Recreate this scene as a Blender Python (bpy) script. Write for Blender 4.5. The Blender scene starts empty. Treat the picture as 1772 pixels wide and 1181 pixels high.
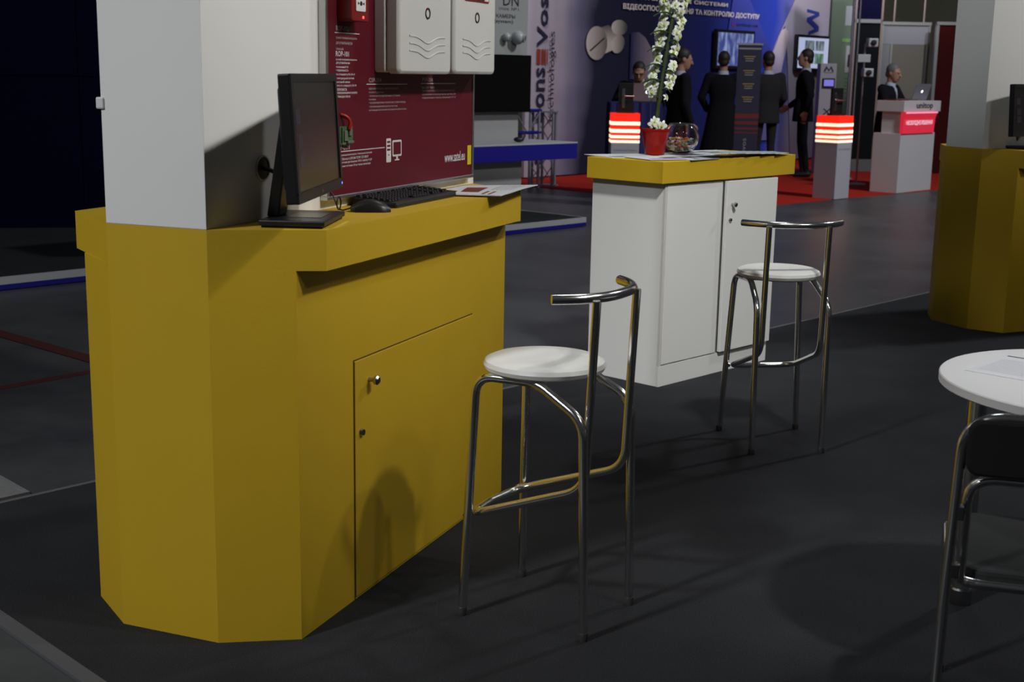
import bpy, bmesh, math, random
from mathutils import Vector, Matrix
random.seed(7)
S = bpy.context.scene
C = S.collection
R = math.radians
PI = math.pi

# ------------------------------------------------------------------ camera, world, light, exposure
cam_d = bpy.data.cameras.new('camera'); cam = bpy.data.objects.new('camera', cam_d); C.objects.link(cam)
S.camera = cam
cam_d.sensor_width = 36.0; cam_d.lens = 2276.5 / 1772 * 36
PITCH, ROLL = 0.2004, 0.0174
_f = Vector((0, math.cos(PITCH), -math.sin(PITCH))); _u = Vector((0, math.sin(PITCH), math.cos(PITCH))); _r = Vector((1, 0, 0))
_r2 = _r * math.cos(ROLL) + _u * math.sin(ROLL); _u2 = _u * math.cos(ROLL) - _r * math.sin(ROLL)
cam.matrix_world = Matrix(((_r2.x, _u2.x, -_f.x, 0), (_r2.y, _u2.y, -_f.y, 0), (_r2.z, _u2.z, -_f.z, 1.5), (0, 0, 0, 1)))
cam_d.clip_end = 200
cam_d.dof.use_dof = True; cam_d.dof.focus_distance = 4.6; cam_d.dof.aperture_fstop = 6.5

W = bpy.data.worlds.new('hall_ambient'); S.world = W; W.use_nodes = True
W.node_tree.nodes['Background'].inputs[0].default_value = (0.80, 0.88, 1.0, 1)
W.node_tree.nodes['Background'].inputs[1].default_value = 0.027

def area(name, loc, target, size, power, color=(1, 1, 1)):
    d = bpy.data.lights.new(name, 'AREA'); d.shape = 'DISK'; d.size = size; d.energy = power; d.color = color
    o = bpy.data.objects.new(name, d); C.objects.link(o); o.location = loc
    o.rotation_euler = (Vector(target) - Vector(loc)).to_track_quat('-Z', 'Y').to_euler()
    return o
def spot(name, loc, target, power, angle, blend=0.5, size=0.15, color=(1, 1, 1)):
    d = bpy.data.lights.new(name, 'SPOT'); d.energy = power; d.spot_size = R(angle); d.spot_blend = blend; d.shadow_soft_size = size; d.color = color
    o = bpy.data.objects.new(name, d); C.objects.link(o); o.location = loc
    o.rotation_euler = (Vector(target) - Vector(loc)).to_track_quat('-Z', 'Y').to_euler()
    return o
spot('hall_spot_front', (-7.6, -3.5, 8.8), (-1.15, 3.3, 1.0), 3500, 26, 1.0, .5, (.97, .985, 1))
spot('board_spot', (3.0, 2.3, 4.6), (-0.35, 4.15, 1.95), 470, 44, .9, .12, (1, .97, .90))
spot('board_spot_b', (3.6, 3.6, 4.9), (-0.5, 3.9, 1.85), 190, 40, .9, .10, (1, .97, .90))
spot('cabinet_spot', (1.75, 1.8, 5.6), (0.85, 6.7, 0.8), 1450, 27, .9, .30, (1, .99, .97))
area('booth_lamp_side', (5.6, -0.6, 6.6), (0, 4.5, 0.5), 0.8, 55, (1, .97, .90))
spot('column_spot', (6.2, 3.6, 5.2), (3.6, 8.4, 2.3), 700, 34, 1.0, .2, (1, .98, .94))
spot('column_fill_spot', (-1.8, 3.2, 5.6), (2.75, 8.3, 2.4), 620, 22, 1.0, .2, (.95, .98, 1))  # added fill, brightens the upper left face of the right column
spot('table_fill_spot', (3.4, 1.6, 5.2), (1.55, 3.40, 0.74), 590, 18, 1.0, .15, (1, .99, .97))  # added narrow fill that brightens the round table top, no known lamp
area('hall_lamp_top', (2.0, 9.5, 9.5), (2.0, 9, 0), 1.6, 90, (.95, .98, 1))
area('hall_lamp_far', (9.0, 11.0, 9.0), (4, 17, 0.5), 1.2, 720, (.93, .95, 1))
spot('stand_spot_a', (4.9, 21.3, 4.7), (5.2, 24.0, 2.9), 330, 95, 1.0, .2, (.9, .94, 1))
spot('stand_spot_b', (7.2, 20.0, 5.2), (6.2, 25.0, 2.2), 420, 60, 0.8, .2, (1, .93, .95))
spot('stand_spot_c', (0.0, 15.8, 5.2), (0.3, 19.4, 1.9), 300, 46, 0.9, .2, (1, .93, .93))
V = S.view_settings
V.view_transform = 'Standard'; V.look = 'None'; V.exposure = 0.0; V.gamma = 1.0; V.use_curve_mapping = False

# ------------------------------------------------------------------ materials
MATS = {}
def mat(name, col, rough=0.5, metal=0.0, noise=0.0, nscale=20.0, bump=0.0, bscale=None, spec=0.5, emit=0.0, emit_col=None, trans=0.0, ior=1.45, coat=0.0, alpha=1.0):
    if name in MATS: return MATS[name]
    m = bpy.data.materials.new(name); m.use_nodes = True; MATS[name] = m
    nt = m.node_tree; b = nt.nodes['Principled BSDF']
    b.inputs['Base Color'].default_value = (*col, 1); b.inputs['Roughness'].default_value = rough; b.inputs['Metallic'].default_value = metal
    b.inputs['Specular IOR Level'].default_value = spec; b.inputs['IOR'].default_value = ior
    b.inputs['Transmission Weight'].default_value = trans; b.inputs['Coat Weight'].default_value = coat
    b.inputs['Alpha'].default_value = alpha
    if emit:
        b.inputs['Emission Color'].default_value = (*(emit_col or col), 1); b.inputs['Emission Strength'].default_value = emit
    if noise or bump:
        tc = nt.nodes.new('ShaderNodeTexCoord'); nz = nt.nodes.new('ShaderNodeTexNoise'); nz.inputs['Scale'].default_value = nscale; nz.inputs['Detail'].default_value = 4
        nt.links.new(tc.outputs['Object'], nz.inputs['Vector'])
        if noise:
            mx = nt.nodes.new('ShaderNodeMix'); mx.data_type = 'RGBA'
            mx.inputs['A'].default_value = (*[c * (1 - noise) for c in col], 1); mx.inputs['B'].default_value = (*[min(1, c * (1 + noise)) for c in col], 1)
            nt.links.new(nz.outputs['Fac'], mx.inputs['Factor']); nt.links.new(mx.outputs['Result'], b.inputs['Base Color'])
        if bump:
            n2 = nt.nodes.new('ShaderNodeTexNoise'); n2.inputs['Scale'].default_value = bscale or nscale; n2.inputs['Detail'].default_value = 3
            nt.links.new(tc.outputs['Object'], n2.inputs['Vector'])
            bp = nt.nodes.new('ShaderNodeBump'); bp.inputs['Strength'].default_value = bump; bp.inputs['Distance'].default_value = 0.01
            nt.links.new(n2.outputs['Fac'], bp.inputs['Height']); nt.links.new(bp.outputs['Normal'], b.inputs['Normal'])
    return m
def srgb(r, g, b):
    f = lambda c: (c / 255 / 12.92) if c / 255 <= .04045 else ((c / 255 + .055) / 1.055) ** 2.4
    return (f(r), f(g), f(b))

M_YEL = mat('yellow_paint', (0.52, 0.335, 0.011), .6, noise=.05, nscale=6, bump=.03, bscale=120)
M_WHITE = mat('white_wall_paint', (.74, .74, .73), .6, noise=.02, nscale=4, bump=.02, bscale=90)
M_LAM = mat('white_laminate', (.72, .72, .70), .45, noise=.02, nscale=5)
M_CHROME = mat('chrome', (.85, .84, .82), .17, 1.0)
M_CHROME_D = mat('worn_chrome', (.42, .42, .42), .25, 1.0)
M_SEATW = mat('white_vinyl', (.80, .80, .77), .45, bump=.06, bscale=30)
M_BLACKP = mat('black_plastic', (.011, .011, .012), .38)
M_BLACKM = mat('matt_black', (.006, .006, .007), .6)
M_SCREEN = mat('dark_screen', (.022, .020, .017), .22)
M_ALU = mat('aluminium', (.55, .55, .55), .38, 1.0)
M_RED_POSTER = mat('crimson_print', (.100, .007, .016), .45, noise=.04, nscale=3, spec=.3)
M_INK = mat('white_ink', (.62, .60, .62), .5)
M_INKD = mat('grey_ink', (.34, .30, .31), .5)
M_LEMON = mat('lemon_print', (.60, .50, .01), .5)
M_REDPL = mat('red_plastic', (.19, .010, .008), .35)
M_SIREN = mat('glossy_white_plastic', (.60, .60, .58), .22, coat=.5)
M_PCB = mat('green_board', (.07, .13, .06), .45, noise=.6, nscale=70)
M_PAPER = mat('paper', (.62, .63, .66), .55)
M_PAPERB = mat('coated_paper', (.50, .54, .58), .35, noise=.1, nscale=9)
M_NAVYW = mat('navy_panel', (.0030, .0028, .030), .7, noise=.15, nscale=3, spec=.1)
M_BLUE = mat('blue_laminate', (.012, .010, .22), .6, spec=.2)
M_GREYTOP = mat('pale_grey_laminate', (.42, .43, .45), .4)
M_GREYP = mat('grey_panel', (.36, .36, .36), .6)
M_BLACKFAB = mat('black_upholstery', (.008, .008, .009), .8, bump=.1, bscale=300)
M_SKIN = mat('skin', (.36, .20, .14), .55)
M_HAIR = mat('dark_hair', (.018, .013, .010), .6)
M_HAIRG = mat('grey_hair', (.13, .13, .14), .6)
M_SUIT = mat('black_suit_cloth', (.009, .009, .012), .9, spec=.1)
M_SUIT2 = mat('charcoal_suit_cloth', (.024, .024, .027), .9, spec=.1)
M_SHIRT = mat('shirt_cloth', (.42, .45, .55), .8)
M_GLASS = mat('clear_glass', (1, 1, 1), .02, trans=1.0, ior=1.45)
M_REDGL = mat('red_translucent_plastic', (.36, .009, .005), .2, trans=.35, ior=1.3)
M_LAPTOP = mat('laptop_aluminium', (.26, .25, .29), .45, .3)
M_GLOW = mat('laptop_glow', (.9, .9, 1), .5, emit=2.5, emit_col=(.9, .95, 1))
M_RUBBER = mat('black_rubber', (.01, .01, .01), .7)
M_CABLE = mat('black_cable', (.01, .01, .01), .5)
M_REDCAB = mat('red_cable', (.40, .02, .012), .45)
M_TAPE = mat('red_floor_tape', (.060, .013, .012), .6, noise=.4, nscale=30)
M_STEEL = mat('truss_steel', (.30, .30, .36), .5, .4)
M_OLIVE = mat('hall_wall_paint', (.17, .17, .125), .8, noise=.2, nscale=1.5)

def carpet_mat(name, col, amp=.45):
    m = mat(name, col, .95, spec=.15)
    nt = m.node_tree; b = nt.nodes['Principled BSDF']
    tc = nt.nodes.new('ShaderNodeTexCoord')
    n1 = nt.nodes.new('ShaderNodeTexNoise'); n1.inputs['Scale'].default_value = 260; n1.inputs['Detail'].default_value = 3
    n2 = nt.nodes.new('ShaderNodeTexNoise'); n2.inputs['Scale'].default_value = 3.0; n2.inputs['Detail'].default_value = 5
    nt.links.new(tc.outputs['Object'], n1.inputs['Vector']); nt.links.new(tc.outputs['Object'], n2.inputs['Vector'])
    ad = nt.nodes.new('ShaderNodeMath'); ad.operation = 'MULTIPLY_ADD'; ad.inputs[1].default_value = .35; nt.links.new(n2.outputs['Fac'], ad.inputs[0]); nt.links.new(n1.outputs['Fac'], ad.inputs[2])
    rp = nt.nodes.new('ShaderNodeMapRange'); rp.inputs['From Min'].default_value = .45; rp.inputs['From Max'].default_value = .9
    nt.links.new(ad.outputs[0], rp.inputs['Value'])
    mx = nt.nodes.new('ShaderNodeMix'); mx.data_type = 'RGBA'
    mx.inputs['A'].default_value = (*[c * (1 - amp) for c in col], 1); mx.inputs['B'].default_value = (*[c * (1 + amp) for c in col], 1)
    nt.links.new(rp.outputs['Result'], mx.inputs['Factor']); nt.links.new(mx.outputs['Result'], b.inputs['Base Color'])
    bp = nt.nodes.new('ShaderNodeBump'); bp.inputs['Strength'].default_value = .5; bp.inputs['Distance'].default_value = .004
    nt.links.new(n1.outputs['Fac'], bp.inputs['Height']); nt.links.new(bp.outputs['Normal'], b.inputs['Normal'])
    return m
M_CARPET = carpet_mat('charcoal_felt', (.024, .025, .028))
M_REDCARPET = carpet_mat('red_felt', (.40, .022, .012), .25)
M_CARPETD = carpet_mat('dark_platform_felt', (.020, .023, .024), .3)
def concrete_mat():
    m = mat('polished_concrete', (.055, .058, .062), .38, spec=.5)
    nt = m.node_tree; b = nt.nodes['Principled BSDF']; tc = nt.nodes.new('ShaderNodeTexCoord')
    n1 = nt.nodes.new('ShaderNodeTexNoise'); n1.inputs['Scale'].default_value = .9; n1.inputs['Detail'].default_value = 8; n1.inputs['Roughness'].default_value = .65
    nt.links.new(tc.outputs['Object'], n1.inputs['Vector'])
    cr = nt.nodes.new('ShaderNodeValToRGB'); cr.color_ramp.elements[0].position = .3; cr.color_ramp.elements[0].color = (.034, .036, .039, 1)
    cr.color_ramp.elements[1].position = .75; cr.color_ramp.elements[1].color = (.085, .088, .092, 1)
    nt.links.new(n1.outputs['Fac'], cr.inputs['Fac']); nt.links.new(cr.outputs['Color'], b.inputs['Base Color'])
    mr = nt.nodes.new('ShaderNodeMapRange'); mr.inputs['To Min'].default_value = .25; mr.inputs['To Max'].default_value = .5
    nt.links.new(n1.outputs['Fac'], mr.inputs['Value']); nt.links.new(mr.outputs['Result'], b.inputs['Roughness'])
    return m
M_CONC = concrete_mat()

# ------------------------------------------------------------------ mesh helpers
class MB:
    def __init__(s): s.v = []; s.f = []
    def add(s, vs, fs):
        n = len(s.v); s.v += [tuple(v) for v in vs]; s.f += [tuple(i + n for i in f) for f in fs]; return s
    def box(s, x0, x1, y0, y1, z0, z1):
        return s.add([(x0, y0, z0), (x1, y0, z0), (x1, y1, z0), (x0, y1, z0), (x0, y0, z1), (x1, y0, z1), (x1, y1, z1), (x0, y1, z1)],
                     [(0, 3, 2, 1), (4, 5, 6, 7), (0, 1, 5, 4), (1, 2, 6, 5), (2, 3, 7, 6), (3, 0, 4, 7)])
    def prism(s, poly, z0, z1):
        n = len(poly)
        a = sum(poly[i][0] * poly[(i + 1) % n][1] - poly[(i + 1) % n][0] * poly[i][1] for i in range(n))
        if a < 0: poly = poly[::-1]
        vs = [(p[0], p[1], z0) for p in poly] + [(p[0], p[1], z1) for p in poly]
        return s.add(vs, [tuple(range(n))[::-1], tuple(range(n, 2 * n))] + [(i, (i + 1) % n, n + (i + 1) % n, n + i) for i in range(n)])
    def vprism(s, poly, y0, y1):
        # polygon in the x,z plane, thick along y (front at y0)
        n = len(poly)
        a = sum(poly[i][0] * poly[(i + 1) % n][1] - poly[(i + 1) % n][0] * poly[i][1] for i in range(n))
        if a < 0: poly = poly[::-1]
        vs = [(p[0], y0, p[1]) for p in poly] + [(p[0], y1, p[1]) for p in poly]
        return s.add(vs, [tuple(range(n)), tuple(range(n, 2 * n))[::-1]] + [(i, n + i, n + (i + 1) % n, (i + 1) % n) for i in range(n)])
    def tube(s, pts, r, seg=12, caps=True):
        pts = [Vector(p) for p in pts]; n = len(pts); rs = r if isinstance(r, (list, tuple)) else [r] * n
        t0 = (pts[1] - pts[0]).normalized(); up = Vector((0, 0, 1)) if abs(t0.z) < .9 else Vector((1, 0, 0))
        nrm = (up - t0 * up.dot(t0)).normalized(); vs = []; fs = []
        for i, p in enumerate(pts):
            t = (pts[min(i + 1, n - 1)] - pts[max(i - 1, 0)]).normalized()
            nrm = (nrm - t * nrm.dot(t)).normalized(); bi = t.cross(nrm)
            for k in range(seg):
                a = 2 * PI * k / seg; vs.append(p + (nrm * math.cos(a) + bi * math.sin(a)) * rs[i])
        for i in range(n - 1):
            for k in range(seg):
                fs.append((i * seg + k, i * seg + (k + 1) % seg, (i + 1) * seg + (k + 1) % seg, (i + 1) * seg + k))
        if caps: fs += [tuple(range(seg))[::-1], tuple(range((n - 1) * seg, n * seg))]
        return s.add(vs, fs)
    def lathe(s, prof, seg=32, c=(0, 0, 0), close=False):
        vs = []; fs = []; n = len(prof)
        for r, z in prof:
            for k in range(seg):
                a = 2 * PI * k / seg; vs.append((c[0] + r * math.cos(a), c[1] + r * math.sin(a), c[2] + z))
        for i in range(n - 1 + (1 if close else 0)):
            j = (i + 1) % n
            for k in range(seg):
                fs.append((i * seg + k, i * seg + (k + 1) % seg, j * seg + (k + 1) % seg, j * seg + k))
        if not close:
            fs += [tuple(range(seg))[::-1], tuple(range((n - 1) * seg, n * seg))]
        return s.add(vs, fs)
    def ell(s, c, rx, ry, rz, seg=16, rings=10, mtx=None):
        vs = []; fs = []
        for i in range(rings + 1):
            t = PI * i / rings - PI / 2
            rr = max(math.cos(t), .02)
            for k in range(seg):
                a = 2 * PI * k / seg; q = Vector((rx * rr * math.cos(a), ry * rr * math.sin(a), rz * math.sin(t)))
                if mtx: q = mtx @ q
                vs.append(q + Vector(c))
        for i in range(rings):
            for k in range(seg): fs.append((i * seg + k, i * seg + (k + 1) % seg, (i + 1) * seg + (k + 1) % seg, (i + 1) * seg + k))
        fs += [tuple(range(seg))[::-1], tuple(range(rings * seg, (rings + 1) * seg))]
        return s.add(vs, fs)
    def xf(s, M):
        s.v = [tuple(M @ Vector(v)) for v in s.v]; return s
    def mesh(s, name, m, smooth=False):
        me = bpy.data.meshes.new(name); me.from_pydata(s.v, [], s.f); me.update()
        if m: me.materials.append(m)
        if smooth: me.shade_smooth(); me.set_sharp_from_angle(angle=R(38))
        return me
    def build(s, name, m, parent=None, smooth=False, bevel=0, loc=(0, 0, 0), rot=(0, 0, 0)):
        o = bpy.data.objects.new(name, s.mesh(name, m, smooth)); C.objects.link(o)
        if parent: o.parent = parent
        o.location = loc; o.rotation_euler = rot
        if bevel:
            b = o.modifiers.new('bevel', 'BEVEL'); b.width = bevel; b.segments = 2; b.limit_method = 'ANGLE'
        return o
def empty(name, loc=(0, 0, 0), rz=0.0):
    o = bpy.data.objects.new(name, None); C.objects.link(o); o.location = loc; o.rotation_euler = (0, 0, rz); o.empty_display_size = .1
    return o
def tag(o, label, cat, group=None, kind=None):
    o['label'] = label
    if cat: o['category'] = cat
    if group: o['group'] = group
    if kind: o['kind'] = kind
    return o
def struct(o, label=None):
    o['kind'] = 'structure'
    if label: o['label'] = label
    return o
def thing(name, label, cat, loc=(0, 0, 0), rz=0.0, group=None):
    return tag(empty(name, loc, rz), label, cat, group)
def copy_tree(o, parent=None):
    c = o.copy(); C.objects.link(c); c.parent = parent
    for ch in list(o.children): copy_tree(ch, c)
    return c
def fillet(pts, r, n=6):
    pts = [Vector(p) for p in pts]; out = [pts[0]]
    for i in range(1, len(pts) - 1):
        a, b, c = pts[i - 1], pts[i], pts[i + 1]; d1 = (a - b); d2 = (c - b); rr = min(r, d1.length * .48, d2.length * .48)
        p1 = b + d1.normalized() * rr; p2 = b + d2.normalized() * rr
        for k in range(n + 1):
            t = k / n; out.append(p1 * (1 - t) ** 2 + b * 2 * t * (1 - t) + p2 * t * t)
    out.append(pts[-1]); return out
def rrect(x0, x1, z0, z1, r, n=5):
    out = []
    for cx, cz, a0 in ((x1 - r, z0 + r, -90), (x1 - r, z1 - r, 0), (x0 + r, z1 - r, 90), (x0 + r, z0 + r, 180)):
        for k in range(n + 1):
            a = R(a0 + 90 * k / n); out.append((cx + r * math.cos(a), cz + r * math.sin(a)))
    return out
_tc = bpy.data.curves.new('lettering_source', 'FONT'); _to = bpy.data.objects.new('lettering_source', _tc); C.objects.link(_to)
def text(name, body, m, parent, x0, x1, z0, z1=None, y=0.0, bold=0.0, spacing=1.0, vertical=False, extrude=0.0004, mirror=False, zs=None):
    """flat lettering in the x,z plane of its parent, fitted to the box x0..x1, z0..z1 (z1 None keeps proportions)"""
    _tc.body = body; _tc.extrude = 0; _tc.offset = bold; _tc.resolution_u = 2; _tc.space_character = spacing; _tc.align_x = 'LEFT'
    me = bpy.data.meshes.new_from_object(_to.evaluated_get(bpy.context.evaluated_depsgraph_get()))
    xs = [v.co.x for v in me.vertices]; ys = [v.co.y for v in me.vertices]
    mnx, mxx, mny, mxy = min(xs), max(xs), min(ys), max(ys)
    if vertical:   # reads upwards
        kx = (x1 - x0) / (mxy - mny); kz = (z1 - z0) / (mxx - mnx)
        for v in me.vertices: v.co = Vector((x1 - (v.co.y - mny) * kx, y, z0 + (v.co.x - mnx) * kz))
    else:
        kx = (x1 - x0) / (mxx - mnx); kz = (z1 - z0) / (mxy - mny) if z1 is not None else kx
        for v in me.vertices: v.co = Vector((x0 + (v.co.x - mnx) * kx, y, z0 + (v.co.y - mny) * kz))
    me.materials.clear(); me.materials.append(m); me.name = name
    o = bpy.data.objects.new(name, me); C.objects.link(o); o.parent = parent
    return o
def vec(a): return Vector((math.cos(R(a)), math.sin(R(a)), 0))

# ------------------------------------------------------------------ the setting
GRID = 46.4       # direction of the hall's grid
e1 = vec(GRID); e2 = vec(GRID + 90)
struct(MB().box(-25, 30, -8, 40, -.2, -.006).build('floor', M_CONC), 'dark polished concrete floor of the exhibition hall')
fl = bpy.data.objects['floor']
def strip(a, b, w, m, name, parent, z0=-.006, z1=-.003):
    a = Vector((*a, 0)); b = Vector((*b, 0)); d = (b - a).normalized(); n = Vector((-d.y, d.x, 0)) * w / 2
    return MB().prism([tuple((a + n)[:2]), tuple((a - n)[:2]), tuple((b - n)[:2]), tuple((b + n)[:2])], z0, z1).build(name, m, parent)
strip((-3.2, 5.14), (-1.7, 6.94), .07, M_TAPE, 'floor_tape', fl)
strip((-3.1, 7.52), (-1.6, 6.2), .10, M_TAPE, 'floor_tape', fl)
struct(MB().box(-25, 30, 34, 34.3, 0, 9).build('wall_back', M_OLIVE), 'dull olive rear wall of the hall')
# charcoal stand carpet
corner = Vector((-1.60, 3.62, 0))            # left-hand corner of the carpet, near the yellow counter
A0 = Vector((-1.53, 4.65, 0))
# intersection of the back edge (dir GRID through A0) and the left edge (dir -45.8 through (-1.40,3.406))
dl = vec(-45.0); L0 = Vector((-1.40, 3.406, 0))
def isect(p, d, q, e):
    den = d.x * e.y - d.y * e.x; t = ((q.x - p.x) * e.y - (q.y - p.y) * e.x) / den; return p + d * t
k0 = isect(A0, e1, L0, dl)
k1 = k0 + e1 * 13.0; k2 = L0 + dl * 7.5; k3 = k1 + dl * 9.0
carpet = MB().prism([tuple(p[:2]) for p in (k0, k1, k3, k2)], -.006, 0).build('carpet', M_CARPET)
tag(carpet, 'charcoal felt carpet of the yellow stand, laid on the hall floor', 'carpet')
strip(tuple((k0 - dl * .02)[:2]), tuple(k2[:2]), .045, mat('carpet_edge_strip', (.085, .087, .095), .6), 'edge_strip', carpet, -.006, .003)
strip(tuple(k0[:2]), tuple(k1[:2]), .022, mat('edge_tape', (.11, .11, .115), .6), 'edge_tape', carpet, -.006, .001)
# pale mat at the left
mq = Vector((-1.717, 4.504, 0)); 
tag(MB().prism([tuple(p[:2]) for p in (mq, mq + vec(133.5) * .9, mq + vec(133.5) * .9 - e1 * .6, mq - e1 * .115)], -.006, .004).build('floor_plate', mat('pale_plate', (.17, .17, .17), .6, noise=.25, nscale=60)), 'pale grey plate on the hall floor behind the carpet at the far left', 'plate')
# red carpet of the far stand
rc = Vector((2.70, 15.52, 0))
tag(MB().prism([tuple(p[:2]) for p in (rc, rc + vec(44) * 16, rc + vec(44) * 16 + vec(135) * 9, rc + vec(135) * 9)], -.006, 0).build('red_carpet', M_REDCARPET), 'bright red carpet under the far blue stand', 'carpet')

# ------------------------------------------------------------------ the yellow island counters with their wall
LW = 1.676
TH = 1.1046; ZB = 1.0; WT = .307
def island(loc, rz, label, lab2):
    t = thing('island_counter', label, 'counter', loc, rz, 'yellow island counters')
    a, b = .1095, .19; c, d = .1485, .257
    body = [(0, 0), (a, -b), (1.5235, -b), (LW, 0), (LW, WT), (LW - .132, WT + .183), (.132, WT + .183), (0, WT)]
    slab = [(0, 0), (c, -d), (1.497, -d), (LW, 0), (LW, WT), (LW - .198, WT + .264), (.198, WT + .264), (0, WT)]
    MB().prism(body, 0, ZB).build('counter_body', M_YEL, t)
    MB().prism(slab, ZB, TH).build('counter_top', M_YEL, t)
    w = MB().box(0, LW, 0, WT, TH, 2.75).build('column_wall', M_WHITE, t, bevel=.002)
    # cupboard door on the counter's front
    x0, x1 = a + .30, a + 1.125
    dr = MB().box(x0, x1, -b - .004, -b + .01, .008, .705).build('cupboard_door', M_YEL, t, bevel=.0015)
    g = MB()
    for q in ((x0 - .004, x0, .0, .709), (x1, x1 + .004, .0, .709), (x0 - .004, x1 + .004, .705, .709)): g.box(q[0], q[1], -b - .0006, -b + .002, q[2], q[3])
    g.build('door_gap', mat('gap_shadow_brown', (.07, .045, .004), .8), t)
    k = MB().lathe([(.007, 0), (.006, .014), (.013, .020), (.014, .028), (.009, .033)], 20).xf(Matrix.Rotation(PI / 2, 4, 'X')).build('door_knob', M_CHROME_D, dr, True, loc=(x0 + .082, -b - .004, .638))
    l = MB().lathe([(.012, 0), (.012, 0), (.009, .009), (.003, .009)], 20).xf(Matrix.Rotation(PI / 2, 4, 'X')).build('door_lock', M_CHROME_D, dr, True, loc=(x0 + .034, -b - .004, .494))
    return t
P3 = (-.768, 3.273, 0); TH1 = 68.4
isl = island(P3, R(TH1), 'bright yellow island counter with white wall, nearest the camera', '')
isl2 = island((2.816, 8.018, 0), R(25.0), 'darker yellow island counter with white column at the right edge', '')
# grommet hole in the near wall
wall1 = [o for o in isl.children if o.name.startswith('column_wall')][0]
gh = MB().lathe([(.030, 0), (.035, 0), (.035, .004), (.030, .004)], 28, close=True).xf(Matrix.Rotation(PI / 2, 4, 'X')).build('grommet_ring', M_ALU, wall1, True, loc=(.262, 0, 1.243))
MB().lathe([(.030, 0), (.030, .0015)], 28).xf(Matrix.Rotation(PI / 2, 4, 'X')).build('cable_hole', M_BLACKM, wall1, loc=(.262, 0, 1.243))
MB().box(-.006, .012, WT - .012, WT + .012, 1.395, 1.425).build('cord_clip', M_PAPER, wall1, bevel=.004)

# ------------------------------------------------------------------ crimson product board on the wall
board = thing('product_board', 'crimson product board with white print on the white wall', 'board', P3, R(TH1))
BX0, BX1, BZ0, BZ1 = .575, 1.606, 1.144, 2.25
MB().box(BX0, BX1, -.022, -.001, BZ0, BZ1).build('board_panel', M_RED_POSTER, board)
fr = .012
for q in ((BX0 - fr, BX1 + fr, BZ0 - fr, BZ0), (BX0 - fr, BX1 + fr, BZ1, BZ1 + fr), (BX0 - fr, BX0, BZ0, BZ1), (BX1, BX1 + fr, BZ0, BZ1)):
    MB().box(q[0], q[1], -.026, -.001, q[2], q[3]).build('frame_profile', M_ALU, board, bevel=.002)
YF = -.0228
text('lettering', 'www.satel.eu', M_INK, board, 1.372, 1.543, 1.198, 1.232, YF, bold=.01)
MB().box(1.566, 1.598, -.0232, -.0225, 1.180, 1.248).build('yellow_tab', M_LEMON, board)
def heading(s, x0, x1, z0, z1, m=M_INK): text('lettering', s, m, board, x0, x1, z0, z1, YF, bold=.012)
def rule(x0, x1, z): MB().box(x0, x1, YF - .0004, YF + .0004, z, z + .0025).build('printed_rule', M_INK, board)
def lines(ls, x0, z, dz, h, wmax, m=M_INK):
    mx = max(len(s) for s in ls)
    for i, s in enumerate(ls): text('lettering', s, m, board, x0, x0 + wmax * len(s) / mx, z - i * dz - h, z - i * dz, YF, bold=.008)
heading('ROP-100', .625, .700, 1.612, 1.627, M_INKD); rule(.618, .766, 1.606)
lines(['ручной пожарный извещатель', 'для установки внутри', 'помещений'], .625, 1.598, .0155, .0095, .125, M_INKD)
heading('ROP-101', .623, .700, 1.541, 1.556)
lines(['ручной пожарный извещатель', 'для установки вне', 'помещений IP 55', '• герметичность', '  по стандарту EN 54-11', '• светодиодный светлый', '  выходной сигнал', '  реле по стандарту EN 54', '• возможность', '• перекрывающееся контакты', '  с помощью ключа'], .624, 1.536, .0106, .0075, .125)
heading('CSP-204', .823, .905, 1.468, 1.481, M_INKD); rule(.808, 1.082, 1.461)
lines(['адресная пожарная система контроля', 'пожара 4 адресные', '• возможность подключения к 32 зонам', '4 шлейфа', '• программируемые логические условия выходы', '• программирование работы системы', 'системный бесплатный программное обеспечение'], .822, 1.452, .0106, .0072, .255, M_INKD)
heading('PSP-204', 1.195, 1.275, 1.470, 1.483, M_INKD); rule(1.184, 1.455, 1.463)
lines(['выносная панель', '• выносная клавиатура предназначена для', '• управление всеми функциями системы 200', '• подключение к панели управления CSP 10'], 1.189, 1.455, .0112, .0075, .27, M_INKD)
heading('CSP-ETH', .622, .700, 1.274, 1.288); rule(.62, .925, 1.268)
lines(['коммуникационный модуль с электронной системой', 'сети Ethernet к CSP-204 TCP/IP CSP-208 IP', 'подключение дистанционно GPRS к серверу IP CSP', 'обращение состояния CSP на экране компьютера'], .630, 1.262, .0108, .0075, .21)
# computer pictogram
ic = MB(); ic.vprism(rrect(.936, .968, 1.222, 1.296, .004, 3), YF - .0005, YF + .0005); pict = ic.build('pictogram_tower', M_INK, board)
for z in (1.282, 1.270, 1.258): MB().box(.941, .963, YF - .0009, YF, z, z + .006).build('pictogram_slot', M_RED_POSTER, pict)
MB().lathe([(.003, 0), (.003, .0006)], 10).xf(Matrix.Rotation(PI / 2, 4, 'X')).build('pictogram_slot', M_RED_POSTER, pict, loc=(.952, YF - .0004, 1.245))
sc = MB().vprism(rrect(.978, 1.042, 1.238, 1.289, .005, 3), YF - .0005, YF + .0005); sc.box(1.004, 1.016, YF - .0005, YF, 1.228, 1.239); sc.box(.994, 1.026, YF - .0005, YF, 1.225, 1.229)
pm = sc.build('pictogram_screen', M_INK, board); MB().vprism(rrect(.984, 1.036, 1.244, 1.283, .003, 3), YF - .0009, YF).build('pictogram_slot', M_RED_POSTER, pm)
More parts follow.
